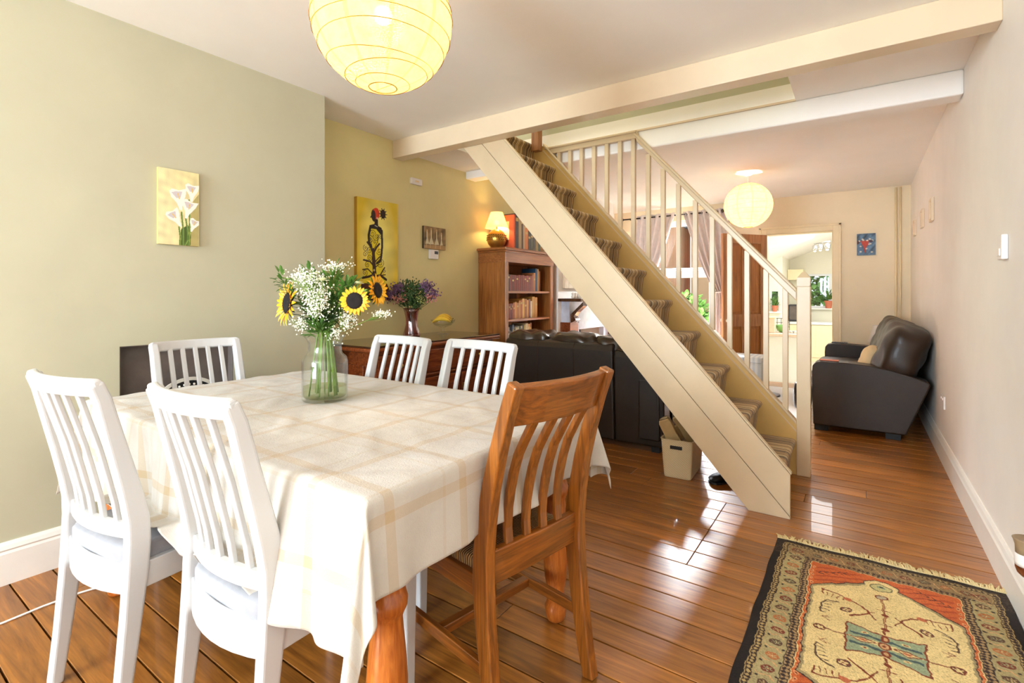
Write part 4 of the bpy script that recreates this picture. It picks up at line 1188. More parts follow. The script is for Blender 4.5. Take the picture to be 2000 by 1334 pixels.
# ------------------------------------------------------------------ painted pictures (colour attribute on a fine grid)
class Img:
    def __init__(s, w, h, W_, H_, bg):
        s.W, s.H = W_, H_
        s.X, s.Y = np.meshgrid(np.linspace(0, W_, w), np.linspace(0, H_, h))   # Y up
        s.c = np.zeros((h, w, 3)); s.c[:] = bg[:3]; s.w, s.h = w, h

    def fill(s, mask, c, a=1.0): s.c[mask] = s.c[mask] * (1 - a) + np.array(c[:3]) * a

    def ell(s, x, y, rx, ry, c, rot=0, a=1.0):
        dx, dy = s.X - x, s.Y - y; u = dx * math.cos(rot) + dy * math.sin(rot); v = -dx * math.sin(rot) + dy * math.cos(rot)
        s.fill((u / rx) ** 2 + (v / ry) ** 2 < 1, c, a)

    def poly(s, pts, c, a=1.0):
        ins = np.zeros_like(s.X, bool); n = len(pts)
        for i in range(n):
            x0, y0 = pts[i]; x1, y1 = pts[(i + 1) % n]
            if y0 == y1: continue
            cond = ((y0 > s.Y) != (y1 > s.Y)) & (s.X < (x1 - x0) * (s.Y - y0) / (y1 - y0) + x0)
            ins ^= cond
        s.fill(ins, c, a)

    def line(s, pts, w, c, a=1.0, w2=None):
        m = np.zeros_like(s.X, bool); n = len(pts) - 1
        for i in range(n):
            (x0, y0), (x1, y1) = pts[i], pts[i + 1]; L = (x1 - x0) ** 2 + (y1 - y0) ** 2 + 1e-12
            q = np.clip(((s.X - x0) * (x1 - x0) + (s.Y - y0) * (y1 - y0)) / L, 0, 1)
            ww = w if w2 is None else w + (w2 - w) * (i + 0.5) / n
            m |= (s.X - x0 - q * (x1 - x0)) ** 2 + (s.Y - y0 - q * (y1 - y0)) ** 2 < (ww / 2) ** 2
        s.fill(m, c, a)

    def spiral(s, x, y, r, turns, a0_, w, c):
        pts = [(x + r * (1 - q) * math.cos(a0_ + q * turns * 2 * PI), y + r * (1 - q) * math.sin(a0_ + q * turns * 2 * PI)) for q in np.linspace(0, 0.92, 26)]
        s.line(pts, w, c); return pts[0]

    def noise(s, amt, fx=40, fy=40):
        q = np.zeros_like(s.X)
        for i in range(5):
            a, b_, c, d = rng.uniform(-1, 1, 4); q += np.sin(s.X * fx * a * 3 + s.Y * fy * b_ * 3 + 6 * c) * np.sin(s.X * fx * d * 2 - s.Y * fy * a * 2)
        s.c *= (1 + amt * q[..., None] / 2); s.c += rng.normal(0, amt * 0.12, s.c.shape[:2])[..., None] * s.c; s.c = np.clip(s.c, 0, 1)

    def put(s, name, parent, fn, mat):
        """fn maps (X,Y) arrays -> xyz arrays"""
        x, y_, z = fn(s.X.ravel(), s.Y.ravel()); w, h = s.w, s.h
        me = bpy.data.meshes.new(name)
        V = np.stack([x, y_, z], 1)
        i = np.arange((h - 1) * (w - 1)); r = i // (w - 1); c = i % (w - 1); p = r * w + c
        F = np.stack([p, p + 1, p + w + 1, p + w], 1)
        me.vertices.add(len(V)); me.vertices.foreach_set('co', V.ravel())
        me.loops.add(F.size); me.loops.foreach_set('vertex_index', F.ravel().astype(np.int32))
        me.polygons.add(len(F)); me.polygons.foreach_set('loop_start', (np.arange(len(F)) * 4).astype(np.int32)); me.polygons.foreach_set('loop_total', np.full(len(F), 4, np.int32))
        me.update(calc_edges=True)
        ca = me.color_attributes.new('Col', 'FLOAT_COLOR', 'POINT')
        cc = np.ones((w * h, 4)); cc[:, :3] = s.c.reshape(-1, 3); ca.data.foreach_set('color', cc.ravel())
        me.materials.append(mat); o = bpy.data.objects.new(name, me); COL.objects.link(o); o.parent = parent
        return o


M['pic'] = vcolm('painted_canvas', 0.5, 0.15)
M['pile'] = vcolm('rug_pile', 0.97, 0.6, 0.0)


def hc(*a): return hexc(*a)[:3]


def canvas(name, label, wall_x, y0, z0, W_, H_, th, img, edge='cream_paper', cat='painting'):
    t = thing(name, label, cat, (wall_x, y0 + W_ / 2, z0))
    box(0.001, -W_ / 2, 0, th, W_ / 2, H_).put('canvas_body', edge, t, bevel=0.001, seg=1)
    img.put('painted_face', t, lambda X, Y: (np.full_like(X, th + 0.0012), X - W_ / 2, Y), M['pic'])
    return t


# calla lilies
M['lily_edge'] = paint('yellow_canvas_edge', hexc(214, 196, 120), 0.6, 0.03, 0)
W_, H_ = 0.185, 0.378
im = Img(120, 220, W_, H_, hc(228, 216, 160))
gx = im.X / W_; gy = im.Y / H_
im.c[:] = np.array(hc(232, 220, 170)) * (1 - gx[..., None] * 0.25) + np.array(hc(206, 182, 84)) * gx[..., None] * 0.25
im.noise(0.10)
P = lambda x, y_: (x * W_, y_ * H_)
im.poly([P(.72, 0), P(1, 0), P(1, .72), P(.86, .62), P(.78, .5), P(.74, .3)], hc(150, 136, 70), 0.7)
im.poly([P(.50, 0), P(.78, 0), P(.8, .2), P(.72, .28), P(.55, .22)], hc(74, 92, 40))
for a, b_, c_ in ((.56, .44, .60), (.66, .40, .72), (.5, .24, .52), (.8, .22, .64), (.75, .62, .74)):
    im.line([P(a, b_), P((a + c_) / 2 + .02, b_ / 2), P(c_, 0)], 0.008, hc(92, 120, 52)); im.line([P(a + .015, b_), P((a + c_) / 2 + .035, b_ / 2), P(c_ + .015, 0)], 0.002, hc(160, 176, 96))


def lily(x, y_, s_, rot):
    c_, q_ = math.cos(rot), math.sin(rot)
    def T_(a, b_): return P(x + (a * c_ - b_ * q_) * s_, y_ + (a * q_ + b_ * c_) * s_ * 0.5)
    im.poly([T_(-.5, .6), T_(-.3, .75), T_(.1, .6), T_(.6, .7), T_(.45, .2), T_(.15, -.3), T_(.05, -.7), T_(-.1, -.7), T_(-.2, -.2), T_(-.45, .2)], hc(244, 238, 226))
    im.poly([T_(-.38, .5), T_(-.1, .55), T_(.3, .5), T_(.1, .1), T_(-.15, .1)], hc(206, 196, 196)); im.line([T_(.0, .4), T_(.03, .05)], 0.004, hc(226, 186, 70))


lily(.50, .61, .40, .2); lily(.82, .72, .34, .0); lily(.73, .49, .36, -.2); lily(.42, .35, .34, .6); lily(.86, .28, .26, -.3)
canvas('canvas_painting', 'small canvas painting of white calla lilies on the sage wall', XL, 1.03, 1.425, W_, H_, 0.018, im, 'lily_edge')

# lady with curling tree dress
M['ochre_edge'] = paint('ochre_canvas_edge', hexc(180, 138, 40), 0.6, 0.08, 0)
W_, H_ = 0.41, 0.80
im = Img(190, 370, W_, H_, hc(226, 204, 70))
r_ = ((im.X / W_ - .5) / .5) ** 2 + ((im.Y / H_ - .5) / .62) ** 2
g = np.clip(1 - r_, 0, 1)[..., None]
im.c[:] = np.array(hc(216, 186, 54)) * (1 - g) + np.array(hc(240, 228, 130)) * g
im.noise(0.12, 12, 12)
P = lambda x, y_: (x * W_, y_ * H_)
BR = hc(52, 30, 20); SK = hc(34, 22, 18)
im.poly([P(0.05, 0), P(.9, 0), P(.72, .17), P(.1, .17)], hc(70, 36, 22))
im.poly([P(.14, .17), P(.70, .17), P(.62, .33), P(.52, .55), P(.53, .70), P(.30, .72), P(.30, .56), P(.2, .36)], hc(226, 206, 50))
# arms / shoulders / neck / head
im.line([P(.31, .72), P(.27, .64), P(.28, .57), P(.33, .53)], 0.022, SK); im.poly([P(.26, .66), P(.29, .74), P(.42, .76), P(.58, .73), P(.62, .68), P(.56, .66), P(.45, .71), P(.33, .71)], SK)
im.line([P(.59, .70), P(.60, .55), P(.58, .45), P(.56, .40), P(.47, .37)], 0.020, SK)
im.poly([P(.40, .74), P(.50, .74), P(.49, .82), P(.43, .82)], SK)
im.ell(*P(.41, .845), 0.033, 0.052, SK); im.line([P(.34, .835), P(.32, .82)], 0.01, SK)
im.ell(*P(.45, .865), 0.036, 0.045, hc(206, 62, 30)); im.ell(*P(.39, .84), 0.020, 0.042, SK)
im.ell(*P(.62, .87), 0.028, 0.036, SK); [im.line([P(.62, .87), (.62 * W_ + .04 * math.cos(a), .87 * H_ + .045 * math.sin(a))], 0.008, SK) for a in np.linspace(0, 2 * PI, 11)]
im.line([P(.42, .745), P(.48, .735)], 0.006, hc(200, 200, 190)); im.ell(*P(.475, .82), 0.006, 0.008, hc(220, 220, 220))
# tree
im.line([P(.40, .15), P(.41, .28), P(.39, .42), P(.38, .50)], 0.040, BR, w2=0.028)
im.line([P(.38, .47), P(.30, .54), P(.24, .57)], 0.016, BR); im.line([P(.39, .47), P(.46, .53), P(.53, .565)], 0.016, BR); im.line([P(.39, .5), P(.48, .58), P(.50, .66)], 0.006, BR)
im.line([P(.40, .34), P(.30, .385), P(.15, .395)], 0.014, BR); im.line([P(.41, .26), P(.28, .235), P(.13, .22)], 0.018, BR); im.line([P(.40, .25), P(.25, .31), P(.13, .30)], 0.010, BR)
im.line([P(.42, .24), P(.56, .25), P(.70, .21)], 0.020, BR); im.line([P(.55, .25), P(.60, .29), P(.66, .33)], 0.012, BR); im.line([P(.55, .25), P(.68, .26)], 0.008, BR); im.line([P(.42, .38), P(.5, .42), P(.55, .44)], 0.010, BR)
for (x, y_, r, tn, a0_) in ((.36, .66, .032, 2, 0), (.46, .63, .03, 2, 3), (.31, .61, .03, 2, 4.5), (.56, .64, .02, 1.5, 1), (.20, .51, .026, 1.6, 2), (.29, .49, .028, 1.8, 0.5), (.53, .49, .03, 1.8, 3.5), (.19, .45, .024, 1.6, 0), (.29, .42, .030, 2, 4), (.56, .38, .040, 2.2, 4), (.24, .35, .026, 1.8, 1), (.18, .27, .026, 1.8, 5), (.66, .30, .018, 1.4, 2), (.42, .58, .016, 1.4, 1)):
    im.spiral(x * W_, y_ * H_, r, tn, a0_, 0.0045, BR)
im.line([P(.32, .61), P(.34, .55), P(.37, .50)], .005, BR); im.line([P(.52, .36), P(.46, .34), P(.42, .33)], .008, BR); im.line([P(.50, .55), P(.45, .52), P(.41, .47)], .005, BR)
im.ell(*P(.40, .30), .008, .01, hc(190, 170, 130))
canvas('canvas_painting', 'tall yellow canvas of a woman in a red headscarf with a curling tree dress', XA, 2.475, 1.13, W_, H_, 0.035, im, 'ochre_edge')

# small dancers picture
W_, H_ = 0.285, 0.20
im = Img(120, 90, W_, H_, hc(120, 96, 62)); im.noise(0.5, 30, 30)
P = lambda x, y_: (x * W_, y_ * H_)
for x, s_ in ((.15, .8), (.33, 1.1), (.58, 1.0), (.8, .6)):
    im.line([P(x, .55 + .3 * s_), P(x, .5)], 0.014, hc(214, 200, 160)); im.ell(*P(x, .58 + .28 * s_), .008, .011, hc(190, 160, 120))
    im.poly([P(x, .58), P(x + .11 * s_, .22), P(x - .10 * s_, .2)], hc(214, 206, 170), 0.8); im.line([P(x - .04, .2), P(x - .05, .05)], .008, hc(190, 170, 130))
im.poly([P(0, 0), P(1, 0), P(1, .2), P(0, .14)], hc(190, 150, 96), 0.5)
M['dark_edge'] = paint('dark_canvas_edge', hexc(60, 44, 30), 0.6, 0.05, 0)
canvas('small_picture', 'small brown picture of dancers in pale dresses on the green alcove wall', XA, 3.205, 1.59, W_, H_, 0.02, im, 'dark_edge')

# blue and red picture on far wall
t = thing('small_picture', 'small blue picture with a red vase of flowers on the far cream wall', 'painting', (0.06, YF, 1.657))
W_, H_ = 0.185, 0.262
im = Img(80, 110, W_, H_, hc(84, 110, 136)); im.noise(0.5, 40, 30)
P = lambda x, y_: (x * W_, y_ * H_)
im.poly([P(.2, .66), P(.66, .68), P(.62, .5), P(.5, .36), P(.48, .12), P(.42, .12), P(.36, .4), P(.26, .52)], hc(166, 60, 44))
for x, y_ in ((.12, .66), (.3, .74), (.34, .70), (.56, .68), (.7, .74), (.82, .68), (.2, .42), (.2, .17), (.52, .3), (.72, .52), (.66, .5), (.8, .14)): im.ell(*P(x, y_), .011, .009, hc(226, 214, 196))
im.ell(*P(.75, .64), .02, .014, hc(70, 40, 44)); im.ell(*P(.05, .6), .016, .02, hc(70, 44, 50)); im.noise(0.2, 60, 60)
box(-W_ / 2, -0.02, 0, W_ / 2, -0.001, H_).put('canvas_body', 'dark_edge', t)
im.put('painted_face', t, lambda X, Y: (X - W_ / 2, np.full_like(X, -0.0215), Y), M['pic'])

# three little frames on the right wall
for (yc, z0, z1, lab) in ((6.80, 1.80, 1.965, 'small white picture frame on the right wall, farthest of the three'), (6.02, 1.80, 1.97, 'small white picture frame on the right wall, middle of the three'), (5.28, 1.77, 1.955, 'small white picture frame on the right wall, nearest of the three')):
    t = thing('picture_frame', lab, 'picture frame', (XR, yc, z0), 0, 'small frames on the right wall'); h = z1 - z0; w = 0.17
    b = B()
    for a in ((-.02, -w / 2, 0, -.001, -w / 2 + .02, h), (-.02, w / 2 - .02, 0, -.001, w / 2, h), (-.02, -w / 2 + .02, 0, -.001, w / 2 - .02, .02), (-.02, -w / 2 + .02, h - .02, -.001, w / 2 - .02, h)): b.box(*a)
    b.put('frame', 'gloss_cream', t, bevel=0.002); box(-.008, -w / 2 + .02, .02, -.001, w / 2 - .02, h - .02).put('picture', 'cream_paper', t)

# wall fittings
t = thing('light_switch', 'white plastic thermostat-like switch box on the right wall', 'switch', (XR, 2.80, 1.315))
box(-0.022, -0.038, 0, -0.001, 0.038, 0.10).put('box', 'white_plastic', t, bevel=0.004); box(-0.026, -0.02, 0.015, -0.021, 0.02, 0.045).put('button', 'white_plastic', t, bevel=0.002)
t = thing('wall_socket', 'white double socket low on the right wall beside the leather sofa', 'socket', (XR, 4.62, 0.38))
box(-0.012, -0.075, 0, -0.001, 0.075, 0.09).put('plate', 'white_plastic', t, bevel=0.003)
for yy in (-.04, .03): box(-.016, yy, .06, -.011, yy + .012, .075).put('switch', 'white_plastic', t)
t = thing('smoke_alarm_box', 'small white rectangular sensor box high on the green alcove wall', 'sensor', (XA, 3.115, 2.135))
box(0.001, -0.065, 0, 0.03, 0.065, 0.055).put('case', 'white_plastic', t, bevel=0.006); box(0.03, -0.02, 0.02, 0.032, 0.02, 0.035).put('grille', 'cream_paper', t)
t = thing('thermostat', 'white thermostat just under the small dancers picture', 'thermostat', (XA, 3.335, 1.50))
box(0.001, -0.055, 0, 0.028, 0.055, 0.085).put('case', 'white_plastic', t, bevel=0.006); box(0.028, 0.0, 0.045, 0.03, 0.045, 0.072).put('display', 'dark_plastic', t)
# plug-in air freshener low on right wall
t = thing('air_freshener', 'plug-in air freshener with amber liquid low on the right wall', 'air freshener', (0.445, 2.30, 0.29))
E_ = lambda pr: B().lathe(pr, 24, cap=True)
t.location = (0.435, 2.235, 0.275)
E_([(0.028, 0.075), (0.029, 0.10), (0.034, 0.118), (0.036, 0.122), (0.033, 0.124), (0.02, 0.119), (0.0, 0.118)]).put('cap', 'taupe', t, smooth=True)
E_([(0.029, 0.038), (0.031, 0.05), (0.031, 0.066), (0.028, 0.076)]).put('body', 'white_plastic', t, smooth=True)
E_([(0.0, 0.0), (0.014, 0.003), (0.024, 0.014), (0.029, 0.030), (0.029, 0.038)]).put('bottle', 'amber', t, smooth=True)
box(0.02, -0.025, 0.02, 0.049, 0.025, 0.09).put('plug', 'white_plastic', t, bevel=0.004)
# pipes in the far right corner
for x, lab in ((0.345, 'thin cream pipe running up the far wall, left of the pair'), (0.385, 'thin cream pipe running up the far wall, right of the pair')):
    t = thing('wall_pipe', lab, 'pipe', (x, YF - 0.03, 0.0), 0, 'pipes in the far right corner')
    B().tube([(0, 0, 0.0), (0, 0, 2.44)], 0.012, 10).put('pipe', 'casing', t, smooth=True)
    for z in (0.6, 1.8): box(-.016, -.005, z, .016, .03, z + .02).put('clip', 'white_plastic', t)

# ------------------------------------------------------------------ fireplace ornament, cable
t = thing('fire_screen', 'black pierced metal fan screen in front of the dark fireplace recess', 'fire screen', (-2.74, 1.13, 0))
b = B(); n = 28
for i in range(n):
    a0_, a1_ = PI * i / n, PI * (i + 1) / n
    vs = [(0, .17 * math.cos(a) * k_, .60 + .165 * math.sin(a) * k_) for a in (a0_, a1_) for k_ in (0.90, 1.0)]
    o_ = len(b.v); b.v += vs + [(0.006, q[1], q[2]) for q in vs]; b.f += [(o_, o_ + 1, o_ + 3, o_ + 2), (o_ + 4, o_ + 6, o_ + 7, o_ + 5), (o_ + 1, o_ + 5, o_ + 7, o_ + 3), (o_, o_ + 2, o_ + 6, o_ + 4)]
b.put('rim', 'porcelain', t)
box(-.003, -.15, .02, .003, .15, .60).put('lower_panel', 'black', t)
B().prism([(.153 * math.cos(PI * i / 20), .60 + .148 * math.sin(PI * i / 20)) for i in range(21)], 0, -.003, .003).put('fan_panel', 'black', t)
b = B()
for i in range(19):
    a = PI * (i + 0.5) / 19; b.ball((0.005, .135 * math.cos(a), .60 + .13 * math.sin(a)), 0.006, 6, 4); b.ball((0.005, .09 * math.cos(a), .60 + .09 * math.sin(a)), 0.008 * (1 + (i % 2)) * .6, 6, 4)
b.put('studs', 'porcelain', t, kind='stuff')
for yy in (-.1, .1): B().tube([(-.06, yy, 0.004), (0, yy, .04), (.06, yy, 0.004)], .006, 6).put('foot', 'black', t)
tag(B().tube([(-2.62, -0.6, .005), (-2.55, 0.1, .005), (-2.505, 0.43, .005), (-2.515, 0.54, .005), (-2.51, .65, .005), (-2.42, 1.0, .005), (-2.2, 1.25, .005)], 0.004, 6).put('power_cable', 'cable', None, smooth=True), 'thin white cable lying on the floor by the left wall', 'cable')

# ------------------------------------------------------------------ sideboard
SY, SYE, SXF, SH = 2.14, 3.57, -2.62, 0.835
t = thing('sideboard', 'dark mahogany sideboard with glossy top standing against the green wall', 'sideboard', (-2.9, 2.85, 0))
box(XA + 0.02, SY + 0.05, 0.09, SXF - 0.03, SYE - 0.05, SH - 0.045).put('carcass', 'mahog', t, local=False, bevel=0.004)
box(XA + 0.01, SY, SH - 0.045, SXF + 0.02, SYE, SH - 0.012).put('top_edge', 'mahog', t, local=False, bevel=0.014, seg=3)
box(XA + 0.01, SY + 0.005, SH - 0.012, SXF + 0.012, SYE - 0.005, SH).put('top', 'mahog_top', t, local=False, bevel=0.004)
box(XA + 0.02, SY + 0.03, 0.0, SXF - 0.01, SYE - 0.03, 0.09).put('plinth', 'mahog', t, local=False, bevel=0.006)
nD = 3; w = (SYE - SY - 0.12) / nD; xf = SXF - 0.03
for i in range(nD):
    y0 = SY + 0.06 + i * w
    d = box(xf, y0 + 0.01, 0.60, xf + 0.018, y0 + w - 0.01, 0.765).put('drawer', 'mahog', t, local=False, bevel=0.004)
    q = B()
    for a in ((y0 + .03, .62, y0 + w - .03, .628), (y0 + .03, .737, y0 + w - .03, .745)): q.box(xf + .018, a[0], a[1], xf + .024, a[2], a[3])
    for yy in (y0 + .03, y0 + w - .038): q.box(xf + .018, yy, .62, xf + .024, yy + .008, .745)
    q.put('drawer_moulding', 'mahog', d, local=False)
    kb = B().lathe([(0.008, 0), (0.008, 0.012), (0.016, 0.02), (0.012, 0.03), (0, 0.032)], 12).xf(Matrix.Translation((xf + .018, y0 + w / 2, .682)) @ Matrix.Rotation(PI / 2, 4, 'Y'))
    kb.put('knob', 'brass', d, smooth=True, local=False)
    d = box(xf, y0 + 0.01, 0.12, xf + 0.018, y0 + w - 0.01, 0.56).put('cupboard_door', 'mahog', t, local=False, bevel=0.004)
    box(xf + .016, y0 + 0.07, 0.19, xf + 0.026, y0 + w - 0.07, 0.49).put('raised_panel', 'mahog', d, local=False, bevel=0.008)
    for z in (.24, .42): box(xf + .018, y0 + .02, z, xf + .026, y0 + .032, z + .05).put('hinge', 'brass', d, local=False)
box(xf, SY + 0.05, 0.572, xf + 0.026, SYE - 0.05, 0.592).put('waist_moulding', 'mahog', t, local=False, bevel=0.006)
for y0 in (SY + 0.035,): box(XA + .10, y0, 0.2, SXF - .10, y0 + .016, 0.70).put('end_panel', 'mahog', t, local=False, bevel=0.006)

# purple vase with flowers
PVX, PVY = -3.02, 2.905
t = thing('purple_glass_vase', 'purple twisted glass vase on the mahogany sideboard', 'vase', (PVX, PVY, SH))
pr = [(0.0, 0), (0.062, 0), (0.066, 0.01), (0.058, 0.05), (0.046, 0.10), (0.046, 0.14), (0.056, 0.20), (0.066, 0.232), (0.062, 0.232), (0.052, 0.20), (0.042, 0.14), (0.042, 0.10), (0.055, 0.04), (0.05, 0.015), (0, 0.015)]
b = B().lathe(pr, 60, cap=False, mod=lambda a, z: 1 + 0.05 * math.sin(10 * a + 26 * z)); b.put('vase_body', 'purple_glass', t, smooth=True)
M['statice'] = paint('purple_statice', hexc(116, 82, 110), 0.7, 0.25, 0.2, 40); M['pinkf'] = paint('pink_statice', hexc(190, 122, 106), 0.7, 0.2, 0.2, 40); M['yel'] = paint('pale_yellow_flower', hexc(204, 204, 110), 0.7, 0.1, 0, 30)


def posy(tips, mat, label, n=110, r=0.026, name='statice_spray', fl=0.010):
    t = thing(name, label, 'flower', (PVX, PVY, SH + 0.02), 0, 'dried flowers in the purple vase'); bs = B(); bf = B(); bl = B()
    for c in tips:
        cc = Vector(c) - Vector((0, 0, SH + 0.02)); bs.tube([(0, 0, 0), (cc.x * .12, cc.y * .12, 0.17), cc * 0.85, cc], 0.0022, 5)
        for i in range(n):
            p = cc + Vector((random.gauss(0, r), random.gauss(0, r), random.gauss(0, r * .8))); bf.octa(p, random.uniform(fl * .6, fl * 1.1))
        for i in range(20):
            q = random.uniform(0.35, .9); p = Vector((cc.x * q, cc.y * q, .17 + (cc.z - .17) * q)); d = (random.uniform(-1, 1), random.uniform(-1, 1), random.uniform(-.2, 1)); bl.leaf(p, d, (0, 0, 1), 0.045, 0.014)
    bs.put('stems', 'stem_dk', t, kind='stuff'); bf.put('blossoms', mat, t, kind='stuff'); bl.put('leaves', 'leaf_dk', t, kind='stuff')


posy([cr(-.13, .0, 1.215), cr(-.09, .03, 1.235), cr(-.16, .02, 1.17)], 'statice', 'purple dried flower spray at the left of the sideboard vase')
posy([cr(.14, .0, 1.225), cr(.17, .02, 1.18), cr(.13, .04, 1.25)], 'statice', 'purple dried flower spray at the right of the sideboard vase')
posy([cr(-.12, .04, 1.14), cr(.17, .04, 1.155), cr(-.06, .04, 1.15)], 'pinkf', 'dull pink flower spray low in the sideboard vase', 40, 0.02)
posy([cr(.05, .06, 1.15), cr(.08, .05, 1.13)], 'yel', 'pale yellow flower cluster at the front of the sideboard vase', 30, 0.016, fl=.005)
posy([cr(-.02, 0, 1.25), cr(.06, -.02, 1.23), cr(.0, .04, 1.17), cr(.02, .02, 1.12)], 'leaf_dk', 'dark green filler foliage in the middle of the sideboard vase', 150, 0.034)

# fruit bowl
t = thing('glass_fruit_stand', 'footed glass fruit stand with leafy rim on the sideboard', 'bowl', (-3.0, 3.26, SH))
B().lathe([(0, 0), (0.05, 0), (0.052, 0.006), (0.02, 0.014), (0.010, 0.03), (0.012, 0.05), (0.03, 0.062), (0.07, 0.075), (0.096, 0.10), (0.105, 0.122), (0.101, 0.122), (0.09, 0.10), (0.06, 0.08), (0, 0.07)], 36, cap=False, mod=lambda a, z: 1 + (0.05 * math.sin(9 * a) if z > 0.07 else 0)).put('stand_body', 'glass', t, smooth=True)
for i, (ox, oy, rz, lab) in enumerate(((0, -0.02, .1, 'yellow banana lying at the front of the fruit stand'), (-0.02, 0.015, .2, 'yellow banana lying in the middle of the fruit stand'), (-.03, .045, .35, 'yellow banana lying at the back of the fruit stand'))):
    t = thing('banana', lab, 'banana', (-3.0 + ox, 3.26 + oy, SH + 0.102), PI / 2 + rz - .6)
    pts = [(-0.085 + .17 * s, 0, 0.028 * math.sin(PI * s) + .012 * i) for s in [k / 10 for k in range(11)]]
    B().tube(pts, [.005, .011, .016, .018, .019, .019, .019, .018, .015, .010, .005], 8).put('skin', 'banana', t, smooth=True)
    B().tube([pts[-1], (0.10, 0, .002 + .012 * i)], .004, 6).put('stalk', 'stem_dk', t)

# ------------------------------------------------------------------ bookcase
BX0, BX1, BY0, BY1, BZ = XA + 0.005, -2.875, 4.0, 4.93, 1.645
t = thing('bookcase', 'oak bookcase with moulded cornice standing against the green wall', 'bookcase', ((BX0 + BX1) / 2, (BY0 + BY1) / 2, 0))
P_ = dict(local=False)
box(BX0, BY0, 0.0, BX1, BY0 + 0.03, 1.55).put('side_panel', 'oak', t, **P_); box(BX0, BY1 - 0.03, 0.0, BX1, BY1, 1.55).put('side_panel', 'oak', t, **P_)
box(BX0, BY0 + 0.03, 0.0, BX0 + 0.015, BY1 - 0.03, 1.55).put('back_panel', 'oak', t, **P_)
for ya in (BY0, BY1 - 0.055): box(BX1 - .001, ya, 0, BX1 + 0.018, ya + 0.055, 1.52).put('face_frame', 'oak', t, bevel=0.002, **P_)
box(BX0, BY0 - 0.005, 1.50, BX1 + 0.024, BY1 + 0.005, 1.60).put('frieze', 'oak_y', t, bevel=0.003, **P_)
b = B(); b.box(BX0, BY0 - 0.018, 1.60, BX1 + 0.036, BY1 + 0.018, 1.618); b.box(BX0, BY0 - 0.035, 1.618, BX1 + 0.052, BY1 + 0.035, BZ); b.put('cornice', 'oak_y', t, bevel=0.008, **P_)
SHZ = (0.30, 0.62, 0.93, 1.215)
for z in SHZ: box(BX0 + .016, BY0 + .03, z - 0.022, BX1 + .004, BY1 - .03, z).put('shelf', 'oak_y', t, bevel=0.002, **P_)
box(BX0 + .016, BY0 + .03, 0.0, BX1, BY1 - .03, 0.09).put('plinth', 'oak_y', t, **P_)
# books
ORD = ['first', 'second', 'third', 'fourth', 'fifth', 'sixth', 'seventh', 'eighth', 'ninth', 'tenth', 'eleventh', 'twelfth', 'thirteenth', 'fourteenth', 'fifteenth', 'sixteenth', 'seventeenth', 'eighteenth', 'nineteenth', 'twentieth']
bc = B(); th_ = .08
bc.box(0, 0, 0, 1, th_, 1); bc.box(0, 1 - th_, 0, 1, 1, 1); bc.box(0.94, th_, 0, 1.0, 1 - th_, 1)
cover_me = bc.put('tmp_cover', 'rust_book').data; pages_me = B().box(0.03, th_, 0.015, 0.94, 1 - th_, 0.985).put('tmp_pages', 'cream_paper').data
for o in [o for o in COL.objects if o.name.startswith('tmp_')]: bpy.data.objects.remove(o)
BOOKM = {}


def bookmat(c):
    if c not in BOOKM: BOOKM[c] = paint('book_cover_%d' % len(BOOKM), hexc(*c), 0.5, 0.12, 0.05, 30)
    return BOOKM[c]


def book(y0, z0, th, h, d, color, cname, label, group, xfront, lean=0.0):
    e_ = thing('book', label, 'book', (xfront - d, y0, z0 + 0.001), 0, group)
    o = bpy.data.objects.new('cover', cover_me); COL.objects.link(o); o.parent = e_; o.scale = (d, th, h)
    o.material_slots[0].link = 'OBJECT'; o.material_slots[0].material = bookmat(color)
    o = bpy.data.objects.new('pages', pages_me); COL.objects.link(o); o.parent = e_; o.scale = (d, th, h)
    # title bands on the spine
    if h > 0.15 and random.random() < 0.65:
        q = B(); zz = h * random.choice((.72, .6, .78)); q.box(d - .0005, th * .12, zz, d + .0008, th * .88, zz + h * .10); q.put('spine_label', bookmat((206, 176, 110) if sum(color) < 500 else (90, 60, 40)), e_)
    return e_


def shelf_row(z, spec, shelf, group, y=None, xfront=None):
    y = BY0 + 0.058 if y is None else y; n = 0; cnt = {}
    for (c, cname, th, h) in spec:
        if y + th > BY1 - .058 and shelf != 'top': break
        if cname == 'gap': y += th; continue
        h += random.uniform(-.003, .003)
        book(y, z, th - .0035, h, random.uniform(.15, .185), tuple(int(q * (1 + (.12, -.10, .04, -.04)[n % 4])) for q in c), cname, '%s book, %s from the left on the %s' % (cname, ORD[n], shelf), group, (BX1 - .045) if xfront is None else xfront)
        y += th; n += 1


